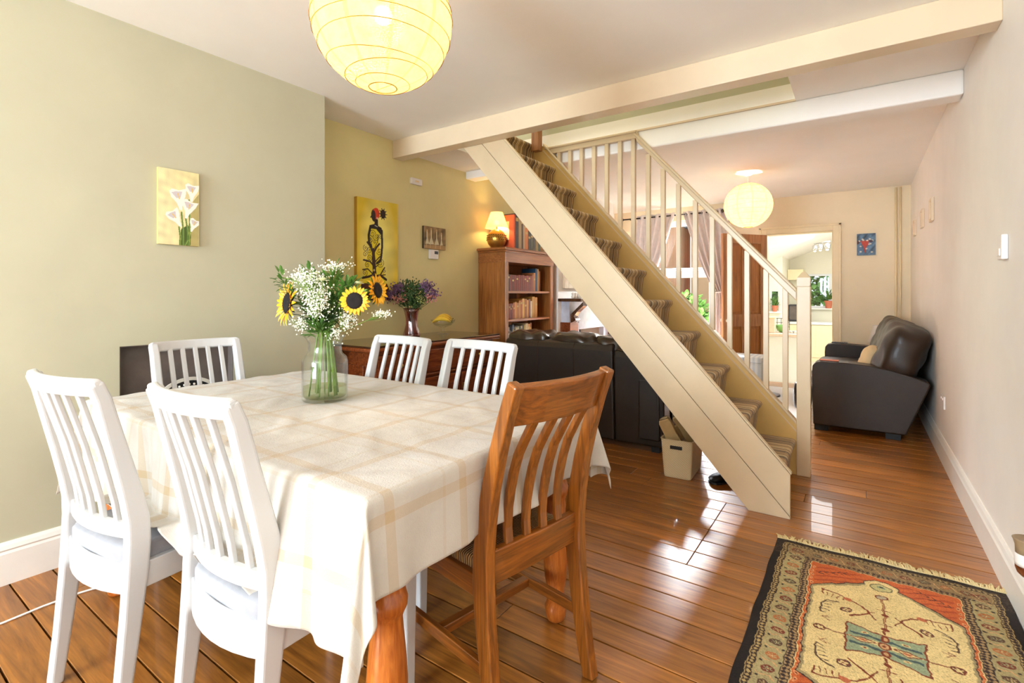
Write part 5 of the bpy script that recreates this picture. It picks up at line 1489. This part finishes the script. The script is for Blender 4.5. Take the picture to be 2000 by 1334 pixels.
DR = (120, 40, 28); OR = (176, 92, 36); TN = (196, 142, 74); BK = (42, 38, 40); CR = (214, 200, 168); BL = (40, 84, 120); GR = (66, 88, 60)
shelf_row(SHZ[3], [((90, 88, 92), 'grey', .028, .20), ((56, 54, 58), 'dark grey', .022, .20), ((130, 122, 118), 'pale grey', .024, .19), (BK, 'black', .035, .165)] + [(DR, 'dark red leather', .0385, .165)] * 11 + [((150, 90, 50), 'brown', .03, .18), ((176, 116, 70), 'tan', .035, .20), (BL, 'tall blue', .04, .245), ((206, 160, 100), 'tall tan', .03, .245), ((140, 84, 44), 'brown', .03, .22)], 'upper bookcase shelf', 'books on the upper bookcase shelf')
shelf_row(SHZ[2], [((124, 52, 30), 'red-brown', .024, .155)] * 7 + [(OR, 'orange-brown', .035, .165), (TN, 'tan', .03, .17), ((190, 120, 50), 'amber', .04, .165), (TN, 'tan', .035, .185), (OR, 'orange-brown', .03, .19), ((196, 150, 80), 'pale tan', .045, .205), ((168, 104, 40), 'brown', .04, .20), (TN, 'tan', .035, .19), ((120, 60, 36), 'dark brown', .04, .195), (CR, 'cream', .03, .18), ((206, 150, 60), 'mustard', .06, .225), (TN, 'tall tan', .05, .22)], 'middle bookcase shelf', 'books on the middle bookcase shelf')
shelf_row(SHZ[1], [(BK, 'black', .03, .20), (CR, 'cream', .02, .22), (BK, 'black', .02, .21), ((220, 214, 200), 'white', .035, .23), (BK, 'black', .03, .19), ((130, 60, 40), 'rust', .02, .18), ((100, 120, 140), 'blue-grey', .03, .25), (BK, 'black', .03, .2), (CR, 'cream', .035, .22), ((226, 220, 206), 'white', .03, .225), (GR, 'green', .03, .22), (CR, 'cream', .03, .23), (BK, 'black', .025, .235), ((206, 180, 90), 'yellow', .035, .24), (CR, 'cream', .05, .25), (TN, 'tan', .04, .24), ((120, 80, 50), 'brown', .03, .25)], 'lower bookcase shelf', 'books on the lower bookcase shelf')
# on top of the bookcase
shelf_row(BZ, [((54, 40, 38), 'dark patterned', .06, .36), ((200, 176, 130), 'ivory lattice', .055, .335), ((60, 40, 30), 'dark brown', .03, .27), ((210, 180, 140), 'cream', .04, .26), ((186, 112, 60), 'orange-tan', .055, .235), (BK, 'black', .05, .21), ((90, 96, 80), 'grey-green', .05, .20), ((70, 60, 50), 'dark', .05, .19), ((150, 130, 80), 'khaki', .05, .18), (GR, 'green', .05, .18)], 'top', 'books on top of the bookcase', 4.215, BX1 - .01)
for o in COL.objects:
    if o.get('group') == 'books on top of the bookcase': o['label'] = o['label'].replace('on the top', 'in the row on top of the bookcase')
t = thing('orange_album', 'large orange-red album with cream label upright behind the brass lamp', 'book', (-3.04, 4.195, BZ + .001))
box(-0.14, -0.012, 0, 0.16, 0.012, 0.345).put('cover', 'rust_book', t, bevel=0.003); box(-0.14, -0.014, 0.09, 0.10, -0.0118, 0.28).put('cover_label', 'cream_paper', t)
t = thing('table_lamp', 'brass ball table lamp with lit cream shade on the bookcase', 'lamp', (-3.03, 4.09, BZ + .001))
B().lathe([(0.045, 0), (0.05, 0.006), (0.085, 0.04), (0.102, 0.085), (0.098, 0.125), (0.07, 0.168), (0.035, 0.19), (0.02, 0.196), (0, 0.196)], 32, cap=True).put('base', 'brass', t, smooth=True)
b = B()
for z, r in ((.13, .0975), (.085, .1025), (.105, .1025)):
    for i in range(26): a = 2 * PI * i / 26 + z * 9; b.ball((r * math.cos(a), r * math.sin(a), z), .0045, 5, 4)
b.put('pierced_dots', 'iron', t, kind='stuff')
B().tube([(0, 0, .19), (0, 0, .27)], .008, 8).put('lamp_holder', 'brass', t); B().ball((0, 0, .262), .026, 10, 7).put('bulb', emit('lamp_bulb', (1, .8, .45, 1), 8), t, smooth=True)
B().lathe([(0.118, 0.205), (0.108, 0.235), (0.062, 0.365)], 36, cap=False).put('shade', 'lampshade', t, smooth=True)

# ------------------------------------------------------------------ living-room fireplace with mantel
FY0, FY1 = 5.08, 6.46
t = thing('fireplace_surround', 'dark wood fireplace surround with corbels and pale marble inset', 'fireplace', (XL, 5.78, 0))
x0 = XL + .001
for y0, y1 in ((FY0, FY0 + .2), (FY1 - .2, FY1)):
    box(x0, y0, 0, -2.72, y1, 0.86).put('pilaster', 'mahog', t, local=False, bevel=.004)
    B().prism([(-2.80, .90), (-2.58, 1.10), (-2.58, 1.05), (-2.66, .98), (-2.70, .93), (-2.67, .885), (-2.72, .86), (-2.80, .86)], 1, y0 + .05, y1 - .05).put('corbel', 'mahog_top', t, local=False, bevel=.004)
box(x0, FY0 + .02, .86, -2.74, FY1 - .02, 1.10).put('frieze', 'marble', t, local=False)
box(x0, FY0 - .06, 1.10, -2.55, FY1 + .06, 1.135).put('mantelshelf', 'mahog_top', t, local=False, bevel=.006)
b = B(); b.box(x0, FY0 + .2, 0, -2.78, FY0 + .34, .84); b.box(x0, FY1 - .34, 0, -2.78, FY1 - .2, .84); b.box(x0, FY0 + .34, .76, -2.78, FY1 - .34, .86); b.put('inset', 'marble', t, local=False, bevel=.003)
b = B(); b.box(x0 - .3, FY0 + .34, .02, x0 - .27, FY1 - .34, .76); b.put('fireback', 'black', t, local=False)
t = thing('log_basket_grate', 'black iron grate with logs inside the living room fireplace', 'grate', (-2.95, 5.78, 0))
for i in range(7): B().tube([(0.08, -.24 + i * .08, .05), (.08, -.24 + i * .08, .22)], .007, 6).put('bar', 'black', t)
for z in (.06, .21): B().tube([(.08, -.26, z), (.08, .26, z)], .008, 6).put('rail', 'black', t)
t = thing('photo_frame', 'white picture frame leaning on the mantelshelf', 'picture frame', (-2.68, 5.33, 1.136), math.radians(-15))
box(-.01, -.09, 0, .01, .09, .26).put('frame', 'white_plastic', t, bevel=.003); box(.0105, -.065, .03, .012, .065, .23).put('picture', 'marble', t)
t = thing('mantel_ornament', 'row of small white porcelain ornaments at the end of the mantelshelf', 'ornament', (-2.68, 5.12, 1.136))
for i in range(3): B().lathe([(.014, 0), (.02, .02), (.012, .04), (.018, .055), (0, .07)], 12, (0.01 * i, -.05 + .05 * i, 0)).put('figure', 'porcelain', t, smooth=True)
t = thing('mantel_mirror', 'cream framed mirror above the mantelshelf', 'mirror', (XL + .002, 5.75, 1.25))
b = B()
for a in ((0, -.62, 0, .03, -.52, .95), (0, .52, 0, .03, .62, .95), (0, -.52, 0, .03, .52, .1), (0, -.52, .85, .03, .52, .95)): b.box(*a)
b.put('frame', 'gloss_cream', t, bevel=.006); box(0, -.52, .1, .008, .52, .85).put('mirror_glass', paint('mirror', hexc(230, 230, 230), .03, 0, 0, 5, metal=1.0), t)

# ------------------------------------------------------------------ dark sofa (back towards the dining room)
t = thing('leather_sofa', 'dark brown leather sofa seen from behind, next to the sideboard', 'sofa', (-1.9, 4.05, 0))
L_ = dict(local=False)
ys_ = [-2.58, -2.24, -1.90, -1.56, -1.37, -1.17]
b = B().prism([(3.63, .05), (3.60, .74), (3.62, .785), (3.66, .80), (3.82, .80), (3.84, .05)], 0, -2.58, -1.56)
b.put('back_frame', 'leather', t, bevel=.015, seg=3, **L_)
b = B().prism([(3.63, .05), (3.60, .70), (3.62, .745), (3.66, .76), (3.82, .76), (3.84, .05)], 0, -1.556, -1.17)
b.put('back_frame', 'leather', t, bevel=.015, seg=3, **L_)
box(-1.36, 3.606, .10, -1.20, 3.64, .55).put('back_pocket', 'leather', t, bevel=.012, seg=3, **L_)
for x in (-2.24, -1.90): B().tube([(x, 3.629, .06), (x, 3.60, .73), (x, 3.618, .785)], .0028, 5).put('seam_piping', 'leather_top', t, **L_)
box(-2.58, 3.84, .05, -1.17, 4.55, .32).put('seat_base', 'leather', t, bevel=.03, **L_)
for x0_, x1_ in ((-2.60, -2.42), (-1.35, -1.17)): box(x0_, 3.70, .05, x1_, 4.58, .60).put('arm', 'leather', t, bevel=.05, seg=4, **L_)
for i, (x0_, x1_) in enumerate(((-2.60, -2.16), (-2.17, -1.73), (-1.74, -1.30))):
    B().puff(x0_, 3.635, .60, x1_, 3.93, .86, 22, 4.5, .010, 13, i * 1.7).put('back_cushion', 'leather_top', t, smooth=True, **L_)
for i, (x0_, x1_) in enumerate(((-2.41, -1.89), (-1.88, -1.36))):
    B().puff(x0_, 3.9, .30, x1_, 4.6, .46, 10, 6).put('seat_cushion', 'leather_top', t, smooth=True, **L_)
for x, yy in ((-2.5, 3.7), (-1.25, 3.7), (-2.5, 4.5), (-1.25, 4.5)): box(x - .03, yy - .03, 0, x + .03, yy + .03, .055).put('foot', 'black', t, **L_)

# ------------------------------------------------------------------ brown sofa on the right wall
t = thing('leather_loveseat', 'brown leather two-seat sofa with sloping arms against the right wall', 'sofa', (0.05, 6.1, 0))
arm = [(-.335, .055), (-.345, .50), (-.340, .565), (-.315, .592), (-.27, .603), (-.10, .603), (.06, .592), (.20, .568), (.33, .53), (.44, .49), (.452, .47), (.44, .43), (.30, .055)]
B().prism(arm, 1, 5.05, 5.24).put('arm', 'leather2', t, bevel=.018, seg=4, **L_); B().prism(arm, 1, 6.98, 7.17).put('arm', 'leather2', t, bevel=.018, seg=4, **L_)
box(-.30, 5.24, .055, .30, 6.98, .30).put('seat_base', 'leather2', t, bevel=.01, **L_)
B().prism([(.26, .30), (.30, .30), (.45, .78), (.40, .78)], 1, 5.26, 6.96).put('back_frame', 'leather2', t, bevel=.01, **L_)
for i, (y0, y1) in enumerate(((5.245, 6.11), (6.11, 6.975))):
    B().puff(-.39, y0, .27, .2, y1, .47, 12, 6, .004, 8, i).put('seat_cushion', 'leather2', t, smooth=True, **L_)
for i, (y0, y1) in enumerate(((5.06, 6.10), (6.11, 7.12))):
    b = B().puff(-.14, y0, -.25, .17, y1, .27, 26, 4.4, .010, 8, 2 + i * 2.3)
    b.xf(Matrix.Translation((.255, 0, .665)) @ Matrix.Rotation(math.radians(20), 4, 'Y'))
    b.put('back_cushion', 'leather2', t, smooth=True, **L_)
for x, yy in ((-.28, 5.15), (.22, 5.15), (-.28, 7.05), (.22, 7.05)): box(x - .05, yy - .04, 0, x + .05, yy + .04, .058).put('foot', 'black', t, **L_)
b = B().puff(-.07, -.18, 0, .14, .18, .27, 12, 3.4, .006, 12, 1); b.xf(Matrix.Rotation(.35, 4, 'Y'))
tt = thing('scatter_cushion', 'cream scatter cushion leaning in the corner of the brown sofa', 'cushion', (.02, 5.55, .46)); b.put('cushion_cover', 'cream_paper', tt, smooth=True)
tt = thing('leather_ottoman_cushion', 'dark leather bolster cushion poking out at the front of the brown sofa', 'cushion', (-.42, 5.16, .15)); B().puff(-.075, -.09, 0, .07, .10, .26, 10, 3.5).put('bolster', 'leather', tt, smooth=True)
tt = thing('coaster', 'tan wooden coaster on the near arm of the brown sofa', 'coaster', (-.22, 5.14, .606)); box(-.07, -.045, 0, .07, .045, .006).put('coaster_board', 'terracotta', tt, bevel=.002)
tt = thing('remote_control', 'dark remote control on the far arm of the brown sofa', 'remote control', (-.20, 7.08, .606)); box(-.08, -.02, 0, .08, .02, .012).put('case', 'dark_plastic', tt, bevel=.003)
b = B()
for i in range(6): b.box(-.065 + i * .022, -.012, .012, -.055 + i * .022, .012, .014)
b.put('buttons', 'slate', tt)
tt = thing('paper_lampshade', 'small white shade standing behind the brown sofa by the far wall', 'lampshade', (.18, 7.3, 0)); B().lathe([(.10, .62), (.06, .82)], 24, cap=False).put('shade', 'white_plastic', tt, smooth=True)
B().tube([(0, 0, 0), (0, 0, .72)], .012, 8).put('stand', 'chrome', tt); B().lathe([(.09, 0), (.09, .015), (.012, .03)], 20).put('base', 'chrome', tt)

# ottoman and pale rug
t = thing('storage_ottoman', 'pale blue striped fabric ottoman in front of the wooden door', 'ottoman', (-1.165, 6.62, 0))
B().puff(-.235, -.21, .008, .235, .21, .40, 14, 9).put('body', 'ottoman', t, smooth=True); B().puff(-.24, -.215, .38, .24, .215, .45, 12, 7).put('lid', 'ottoman', t, smooth=True)
t = thing('living_rug', 'pale shaggy rug on the living room floor beyond the stairs', 'rug', (-1.3, 6.0, 0))
box(-1.1, -1.0, 0.001, .84, 1.15, .012).put('pile', 'pale_rug', t, bevel=.004)
t = thing('grey_cloth', 'grey and white cloth lying crumpled on the pale living room rug', 'cloth', (-.86, 6.45, .013)); B().puff(-.10, -.12, 0, .10, .12, .03, 12, 3, .008, 20, 3).put('fabric', 'seat_grey', t, smooth=True)

# ------------------------------------------------------------------ basket with shoes under the stairs
BKX, BKY = -.968, 3.385
t = thing('storage_basket', 'cream woven plastic basket of shoes under the stairs', 'basket', (BKX, BKY, 0), math.radians(3))


def rr(w, d, r, n=6):
    pts = []
    for cx_, cy_, a0_ in ((w - r, d - r, 0), (-w + r, d - r, PI / 2), (-w + r, -d + r, PI), (w - r, -d + r, 1.5 * PI)):
        for i in range(n + 1): a = a0_ + PI / 2 * i / n; pts.append((cx_ + r * math.cos(a), cy_ + r * math.sin(a)))
    return pts


lv = [(0.002, .083, .155), (.01, .086, .158), (.17, .096, .170), (.172, .096, .170), (.205, .098, .172), (.222, .099, .173), (.240, .101, .175), (.25, .104, .178), (.25, .098, .172)]
b = B(); nn = len(rr(1, 1, .1)); slot = []
for (z, w_, d_) in lv: b.v += [(p[0], p[1], z) for p in rr(w_, d_, .02)]
side_n = 7
for k_ in range(len(lv) - 1):
    for i in range(nn): b.f.append((k_ * nn + i, k_ * nn + (i + 1) % nn, (k_ + 1) * nn + (i + 1) % nn, (k_ + 1) * nn + i))
b.f.append(tuple(range(nn))[::-1])
o = b.put('basket_body', 'wicker', t, smooth=False); md = o.modifiers.new('s', 'SOLIDIFY'); md.thickness = .003; md.offset = -1
box(-.04, -.176, .190, .035, -.1715, .212).put('handle_slot', 'black', t, bevel=.002)


def shoe(loc, rot, label, mat='shoe', L=.26, group=None):
    t = thing('shoe', label, 'shoe', loc, 0, group); t.rotation_euler = rot
    b = B(); sec = [(-.13, .028, .03), (-.11, .036, .075), (-.06, .036, .078), (-.02, .036, .066), (.03, .042, .055), (.08, .045, .045), (.115, .036, .035), (.13, .012, .018)]
    n = 12; s_ = L / .26
    for (y_, w_, h_) in sec:
        for i in range(n): a = 2 * PI * i / n; b.v.append((w_ * math.cos(a) * s_, y_ * s_, (.012 + h_ / 2 + h_ / 2 * math.sin(a)) * s_))
    for k_ in range(len(sec) - 1):
        for i in range(n): b.f.append((k_ * n + i, k_ * n + (i + 1) % n, (k_ + 1) * n + (i + 1) % n, (k_ + 1) * n + i))
    b.f += [tuple(range(n)), tuple(range((len(sec) - 1) * n, len(sec) * n))[::-1]]
    b.put('upper', mat, t, smooth=True)
    pl = [(sx * w_ * 1.06 * s_, y_ * s_) for sx, seq in ((1, sec), (-1, sec[::-1])) for (y_, w_, h_) in seq]
    B().prism(pl, 2, 0, .014 * s_).put('sole', 'sole' if mat == 'shoe' else 'black', t, bevel=.003)
    B().ball((0, -.07 * s_, .088 * s_), .028 * s_, 10, 5, (.85, 1.5, .3)).put('opening', 'black', t, smooth=True)
    for i in range(4): B().tube([(-.02 * s_, (-.005 + i * .018) * s_, (.075 - i * .005) * s_), (.02 * s_, (.0 + i * .018) * s_, (.075 - i * .005) * s_)], .0022, 5).put('lace', 'sole', t)
    return t


shoe((BKX - .035, BKY - .125, .25), (-1.22, -.38, 0.15), 'beige shoe standing sole-outward in the front of the basket', group='shoes in the basket')
shoe((BKX + .03, BKY - .02, .285), (-1.0, -.5, .2), 'beige shoe lying on its side in the middle of the basket', group='shoes in the basket')
shoe((BKX + .0, BKY + .07, .285), (-1.1, .6, .5), 'beige shoe at the back of the basket, highest of the pile', group='shoes in the basket')
shoe((-.70, 3.36, 0.0), (0, 0, 2.6), 'black shoe lying on the floor beside the basket', 'black', .24)

# ------------------------------------------------------------------ oriental rug
RX, RY, RW, RL = -.325, 2.70, .79, 1.28
w_, h_ = 300, 480
im = Img(w_, h_, RW, RL, hc(150, 128, 84))
X0_, Y0_ = im.X.copy(), im.Y.copy()
im.X = X0_ + .0022 * np.sin(Y0_ * 83 + 2 * np.sin(X0_ * 41)) + .0012 * np.sin(Y0_ * 211 + X0_ * 90); im.Y = Y0_ + .0022 * np.sin(X0_ * 97 + 2 * np.sin(Y0_ * 37)) + .0012 * np.sin(X0_ * 190 - Y0_ * 77)
u = np.minimum(im.X, RW - im.X); v = np.minimum(im.Y, RL - im.Y); e = np.minimum(u, v)   # distance to edge
DK = hc(58, 44, 40); TAN = hc(176, 150, 98); OL = hc(166, 152, 108); ORG = hc(196, 98, 50); CRM = hc(224, 200, 140); RUST = hc(128, 60, 36); TEAL = hc(150, 162, 128); PK = hc(206, 160, 110)
im.c[:] = hc(34, 27, 24)
im.fill(e > .030, TAN); s_ = im.X + im.Y; d_ = im.X - im.Y
zig = (np.abs(((im.X * 60) % 1) - .5) + np.abs(((im.Y * 60) % 1) - .5))
im.fill((e > .033) & (e < .052), DK); im.fill((e > .036) & (e < .049) & (zig < .45), TAN)
im.fill((e >= .055) & (e < .125), OL)
im.fill((e > .055) & (e < .125) & (v < .125), hc(150, 124, 84))
im.fill((e > .122) & (e < .150), DK); im.fill((e > .125) & (e < .147) & (zig < .48), hc(164, 134, 92))
im.fill((e > .150) & (e < .153), CRM)
im.fill((e >= .153), ORG)
# motifs in main border
def motif(x, y_, r, kk):
    cols = [hc(120, 58, 40), hc(92, 66, 50), hc(176, 106, 60)]
    c1_ = cols[kk % 3]
    im.ell(x, y_, r, r * .8, c1_); im.ell(x, y_, r * .75, r * .58, hc(186, 160, 112) if kk % 2 else hc(150, 150, 112))
    for q in range(6): a = q * PI / 3; im.ell(x + r * .6 * math.cos(a), y_ + r * .5 * math.sin(a), r * .22, r * .2, c1_)
    im.ell(x, y_, r * .28, r * .24, c1_); im.ell(x, y_, r * .12, r * .1, CRM)
kk = 0
for yy in np.arange(.09, RL - .05, .073):
    for xx in (.0895, RW - .0895): motif(xx, yy, .021, kk)
    for xx, sg in ((.0895, 1), (RW - .0895, -1)):
        im.line([(xx - .026, yy + .026), (xx - .01, yy + .036), (xx + .008, yy + .030), (xx + .024, yy + .044)], .0045, PK); im.ell(xx - .024, yy + .042, .005, .005, DK); im.ell(xx + .026, yy + .026, .005, .005, DK)
    kk += 1
for xx in np.arange(.165, RW - .12, .062):
    for yy in (.0895, RL - .0895): motif(xx, yy, .018, kk); im.line([(xx + .02, yy - .02), (xx + .03, yy), (xx + .042, yy + .02)], .004, PK)
    kk += 1
# orange band small flowers
for yy in np.arange(.2, RL - .18, .035):
    for xx in (.163, RW - .163):
        im.ell(xx, yy, .006, .012, hc(220, 150, 100)); im.ell(xx, yy, .003, .004, RUST)
cx_, cy_ = RW / 2, RL / 2
ax = np.abs(im.X - cx_); ay = np.abs(im.Y - cy_)
fld = np.maximum(ax / .222 * .222, 0)
# elongated hexagon field
hexm = (ax < .222) & (ay < .27 + (.222 - ax) * .72)
hexo = (ax < .230) & (ay < .278 + (.230 - ax) * .72)
hexd = (ax < .2335) & (ay < .2815 + (.2335 - ax) * .72)
knob = (ax < .050) & (ay < .455) & (ax + ay < .482); knobd = (ax < .056) & (ay < .461) & (ax + ay < .490)
stripe = (e > .175) & ~hexd & (np.abs(((im.X * 1.3 + im.Y * 3) * 9 % 1) - .5) < .16); im.fill(stripe, hc(168, 76, 42))
for sx_ in (-1, 1):
    for sy_ in (-1, 1):
        for q in range(5):
            x_, y_ = cx_ + sx_ * (.20 - q * .022), cy_ + sy_ * (.40 + q * .012 + .01); im.line([(x_, y_), (x_ + sx_ * .012, y_ + .014), (x_ - sx_ * .01, y_ + .02)], .0035, DK)
im.fill(hexd | knobd, DK); im.fill(hexo | ((ax < .0525) & (ay < .457) & (ax + ay < .485)), hc(160, 144, 104)); im.fill(hexm | knob, CRM)
im.noise(.05, 20, 20)
def SY_(fn):
    for sx_ in (-1, 1):
        for sy_ in (-1, 1): fn(sx_, sy_)
L3 = .0058
def mot(sx_, sy_):
    X_ = lambda a: cx_ + sx_ * a
    Y_ = lambda a: cy_ + sy_ * a
    im.line([(X_(.03), Y_(.15)), (X_(.05), Y_(.20)), (X_(.085), Y_(.235)), (X_(.15), Y_(.262)), (X_(.190), Y_(.268)), (X_(.192), Y_(.23))], L3, RUST)
    for q in range(5): im.line([(X_(.04 + q * .012), Y_(.19 - q * .010)), (X_(.055 + q * .012), Y_(.175 - q * .010))], L3, RUST)
    im.line([(X_(.03), Y_(.20)), (X_(.10), Y_(.135))], L3, RUST)
    im.line([(X_(.19), Y_(.10)), (X_(.195), Y_(.16)), (X_(.175), Y_(.19)), (X_(.14), Y_(.205))], L3, hc(92, 66, 50))
    for q in range(5): im.line([(X_(.195 - q * .004), Y_(.10 + q * .02)), (X_(.172 - q * .004), Y_(.105 + q * .02))], .0035, hc(92, 66, 50))
    for q in range(4): im.line([(X_(.12 + q * .018), Y_(.25)), (X_(.125 + q * .018), Y_(.225))], .0035, RUST)
    im.ell(X_(.11), Y_(.245), .014, .012, hc(190, 106, 70))
    for (a, b_) in ((.115, .165),):
        im.ell(X_(a), Y_(b_), .020, .017, hc(92, 58, 46)); im.ell(X_(a), Y_(b_), .014, .012, CRM)
        for q in range(4): an = q * PI / 2 + .4; im.ell(X_(a) + .014 * math.cos(an), Y_(b_) + .012 * math.sin(an), .006, .005, hc(120, 70, 56))
        im.ell(X_(a), Y_(b_), .005, .004, RUST)
    im.line([(X_(.16), Y_(.06)), (X_(.185), Y_(.075)), (X_(.165), Y_(.085))], .0035, RUST); im.line([(X_(.15), Y_(.085)), (X_(.19), Y_(.065))], .0035, hc(190, 150, 110))
SY_(mot)
# medallion: teal with rust outline
md_ = ((ax < .105) & (ay < .082) & (ay < .082 - np.clip(.03 - np.abs(ax - .06), 0, .03) * .9))
md_ = (ax < .105) & (ay < .055 + .03 * np.clip((ax) / .105, 0, 1) ** 1.5) & ~((ax > .085) & (ay < .03) & (ay > (.105 - ax) * 1.3 + .004))
im.fill((ax < .111) & (ay < .062 + .03 * np.clip(ax / .105, 0, 1) ** 1.5), RUST); im.fill((ax < .105) & (ay < .056 + .03 * np.clip(ax / .105, 0, 1) ** 1.5), TEAL)
for q in (-1, 1): im.fill((ax < .10) & (np.abs(im.Y - cy_ - q * .03) < .006), hc(74, 92, 92))
im.fill((ax < .105) & (ay < .013 * (1.2 - ax / .105)), CRM)
for sx_ in (-1, 1):
    im.poly([(cx_ + sx_ * .02, cy_), (cx_ + sx_ * .06, cy_ + .016), (cx_ + sx_ * .10, cy_), (cx_ + sx_ * .06, cy_ - .016)], RUST); im.poly([(cx_ + sx_ * .03, cy_), (cx_ + sx_ * .06, cy_ + .010), (cx_ + sx_ * .09, cy_), (cx_ + sx_ * .06, cy_ - .010)], CRM); im.ell(cx_ + sx_ * .06, cy_, .012, .005, hc(190, 106, 70))
    im.line([(cx_ + sx_ * .10, cy_), (cx_ + sx_ * .17, cy_)], .005, RUST); im.ell(cx_ + sx_ * .185, cy_, .020, .018, RUST); im.ell(cx_ + sx_ * .185, cy_, .014, .012, CRM)
    for q in range(5): an = q * 2 * PI / 5; im.ell(cx_ + sx_ * .185 + .013 * math.cos(an), cy_ + .012 * math.sin(an), .005, .005, hc(110, 62, 46))
    for sy_ in (-1, 1): im.ell(cx_ + sx_ * .055, cy_ + sy_ * .045, .012, .006, CRM); im.ell(cx_ + sx_ * .055, cy_ + sy_ * .045, .006, .003, RUST)
im.ell(cx_, cy_, .020, .020, RUST); im.ell(cx_, cy_, .014, .014, PK); im.ell(cx_, cy_, .006, .006, RUST)
for sy_ in (-1, 1):
    im.ell(cx_, cy_ + sy_ * .042, .012, .020, RUST); im.ell(cx_, cy_ + sy_ * .042, .006, .010, PK)
    im.line([(cx_, cy_ + sy_ * .07), (cx_, cy_ + sy_ * .34)], .008, RUST); im.line([(cx_, cy_ + sy_ * .09), (cx_, cy_ + sy_ * .32)], .0025, PK)
    for q in (.10, .20): im.ell(cx_, cy_ + sy_ * q, .011, .009, RUST); im.line([(cx_ - .02, cy_ + sy_ * (q + .03)), (cx_ + .02, cy_ + sy_ * (q + .03))], .004, RUST)
    im.ell(cx_, cy_ + sy_ * .33, .021, .017, RUST); im.ell(cx_, cy_ + sy_ * .33, .015, .012, hc(186, 170, 140))
    im.ell(cx_, cy_ + sy_ * .405, .036, .030, hc(92, 84, 60)); im.ell(cx_, cy_ + sy_ * .405, .031, .026, hc(196, 186, 130)); im.ell(cx_, cy_ + sy_ * .41, .012, .010, TEAL); im.ell(cx_, cy_ + sy_ * .41, .006, .005, DK)
im.X, im.Y = X0_, Y0_
im.fill((v < .15) & (rng.random(im.X.shape) < .38), hc(84, 66, 48), .6); im.fill((e > .03) & (rng.random(im.X.shape) < .10), hc(70, 50, 36), .45)
im.c *= (1 + rng.normal(0, .10, im.c.shape[:2]))[..., None]; im.c = np.clip(im.c, 0, 1)
t = thing('oriental_rug', 'fringed oriental rug with cream field and teal medallion by the right wall', 'rug', (RX + RW / 2, RY - RL / 2, 0))
im.put('pile_face', t, lambda X, Y: (X - RW / 2 + .003 * np.sin(Y * 17), RL / 2 - Y, .0105 + .0015 * np.sin(X * 23 + Y * 9)), M['pile'])
box(-RW / 2, -RL / 2, .001, RW / 2, RL / 2, .0085).put('backing', 'rug_edge', t)
b = B()
for side in (1, -1):
    for i in range(150):
        x = -RW / 2 + RW * (i + random.random()) / 150; y_ = side * RL / 2; L = random.uniform(.04, .075); dx_ = random.uniform(-.025, .015)
        b.tube([(x, y_ - side * .004, .010), (x + dx_ * .3, y_ + side * L * .45, .012), (x + dx_, y_ + side * L, .003)], [.0042, .0034, .0022], 4)
b.put('fringe', 'fringe', t, kind='stuff')
box(-RW / 2 + .01, RL / 2 - .004, .002, RW / 2 - .01, RL / 2 + .012, .012).put('end_band', 'fringe', t, bevel=.003)
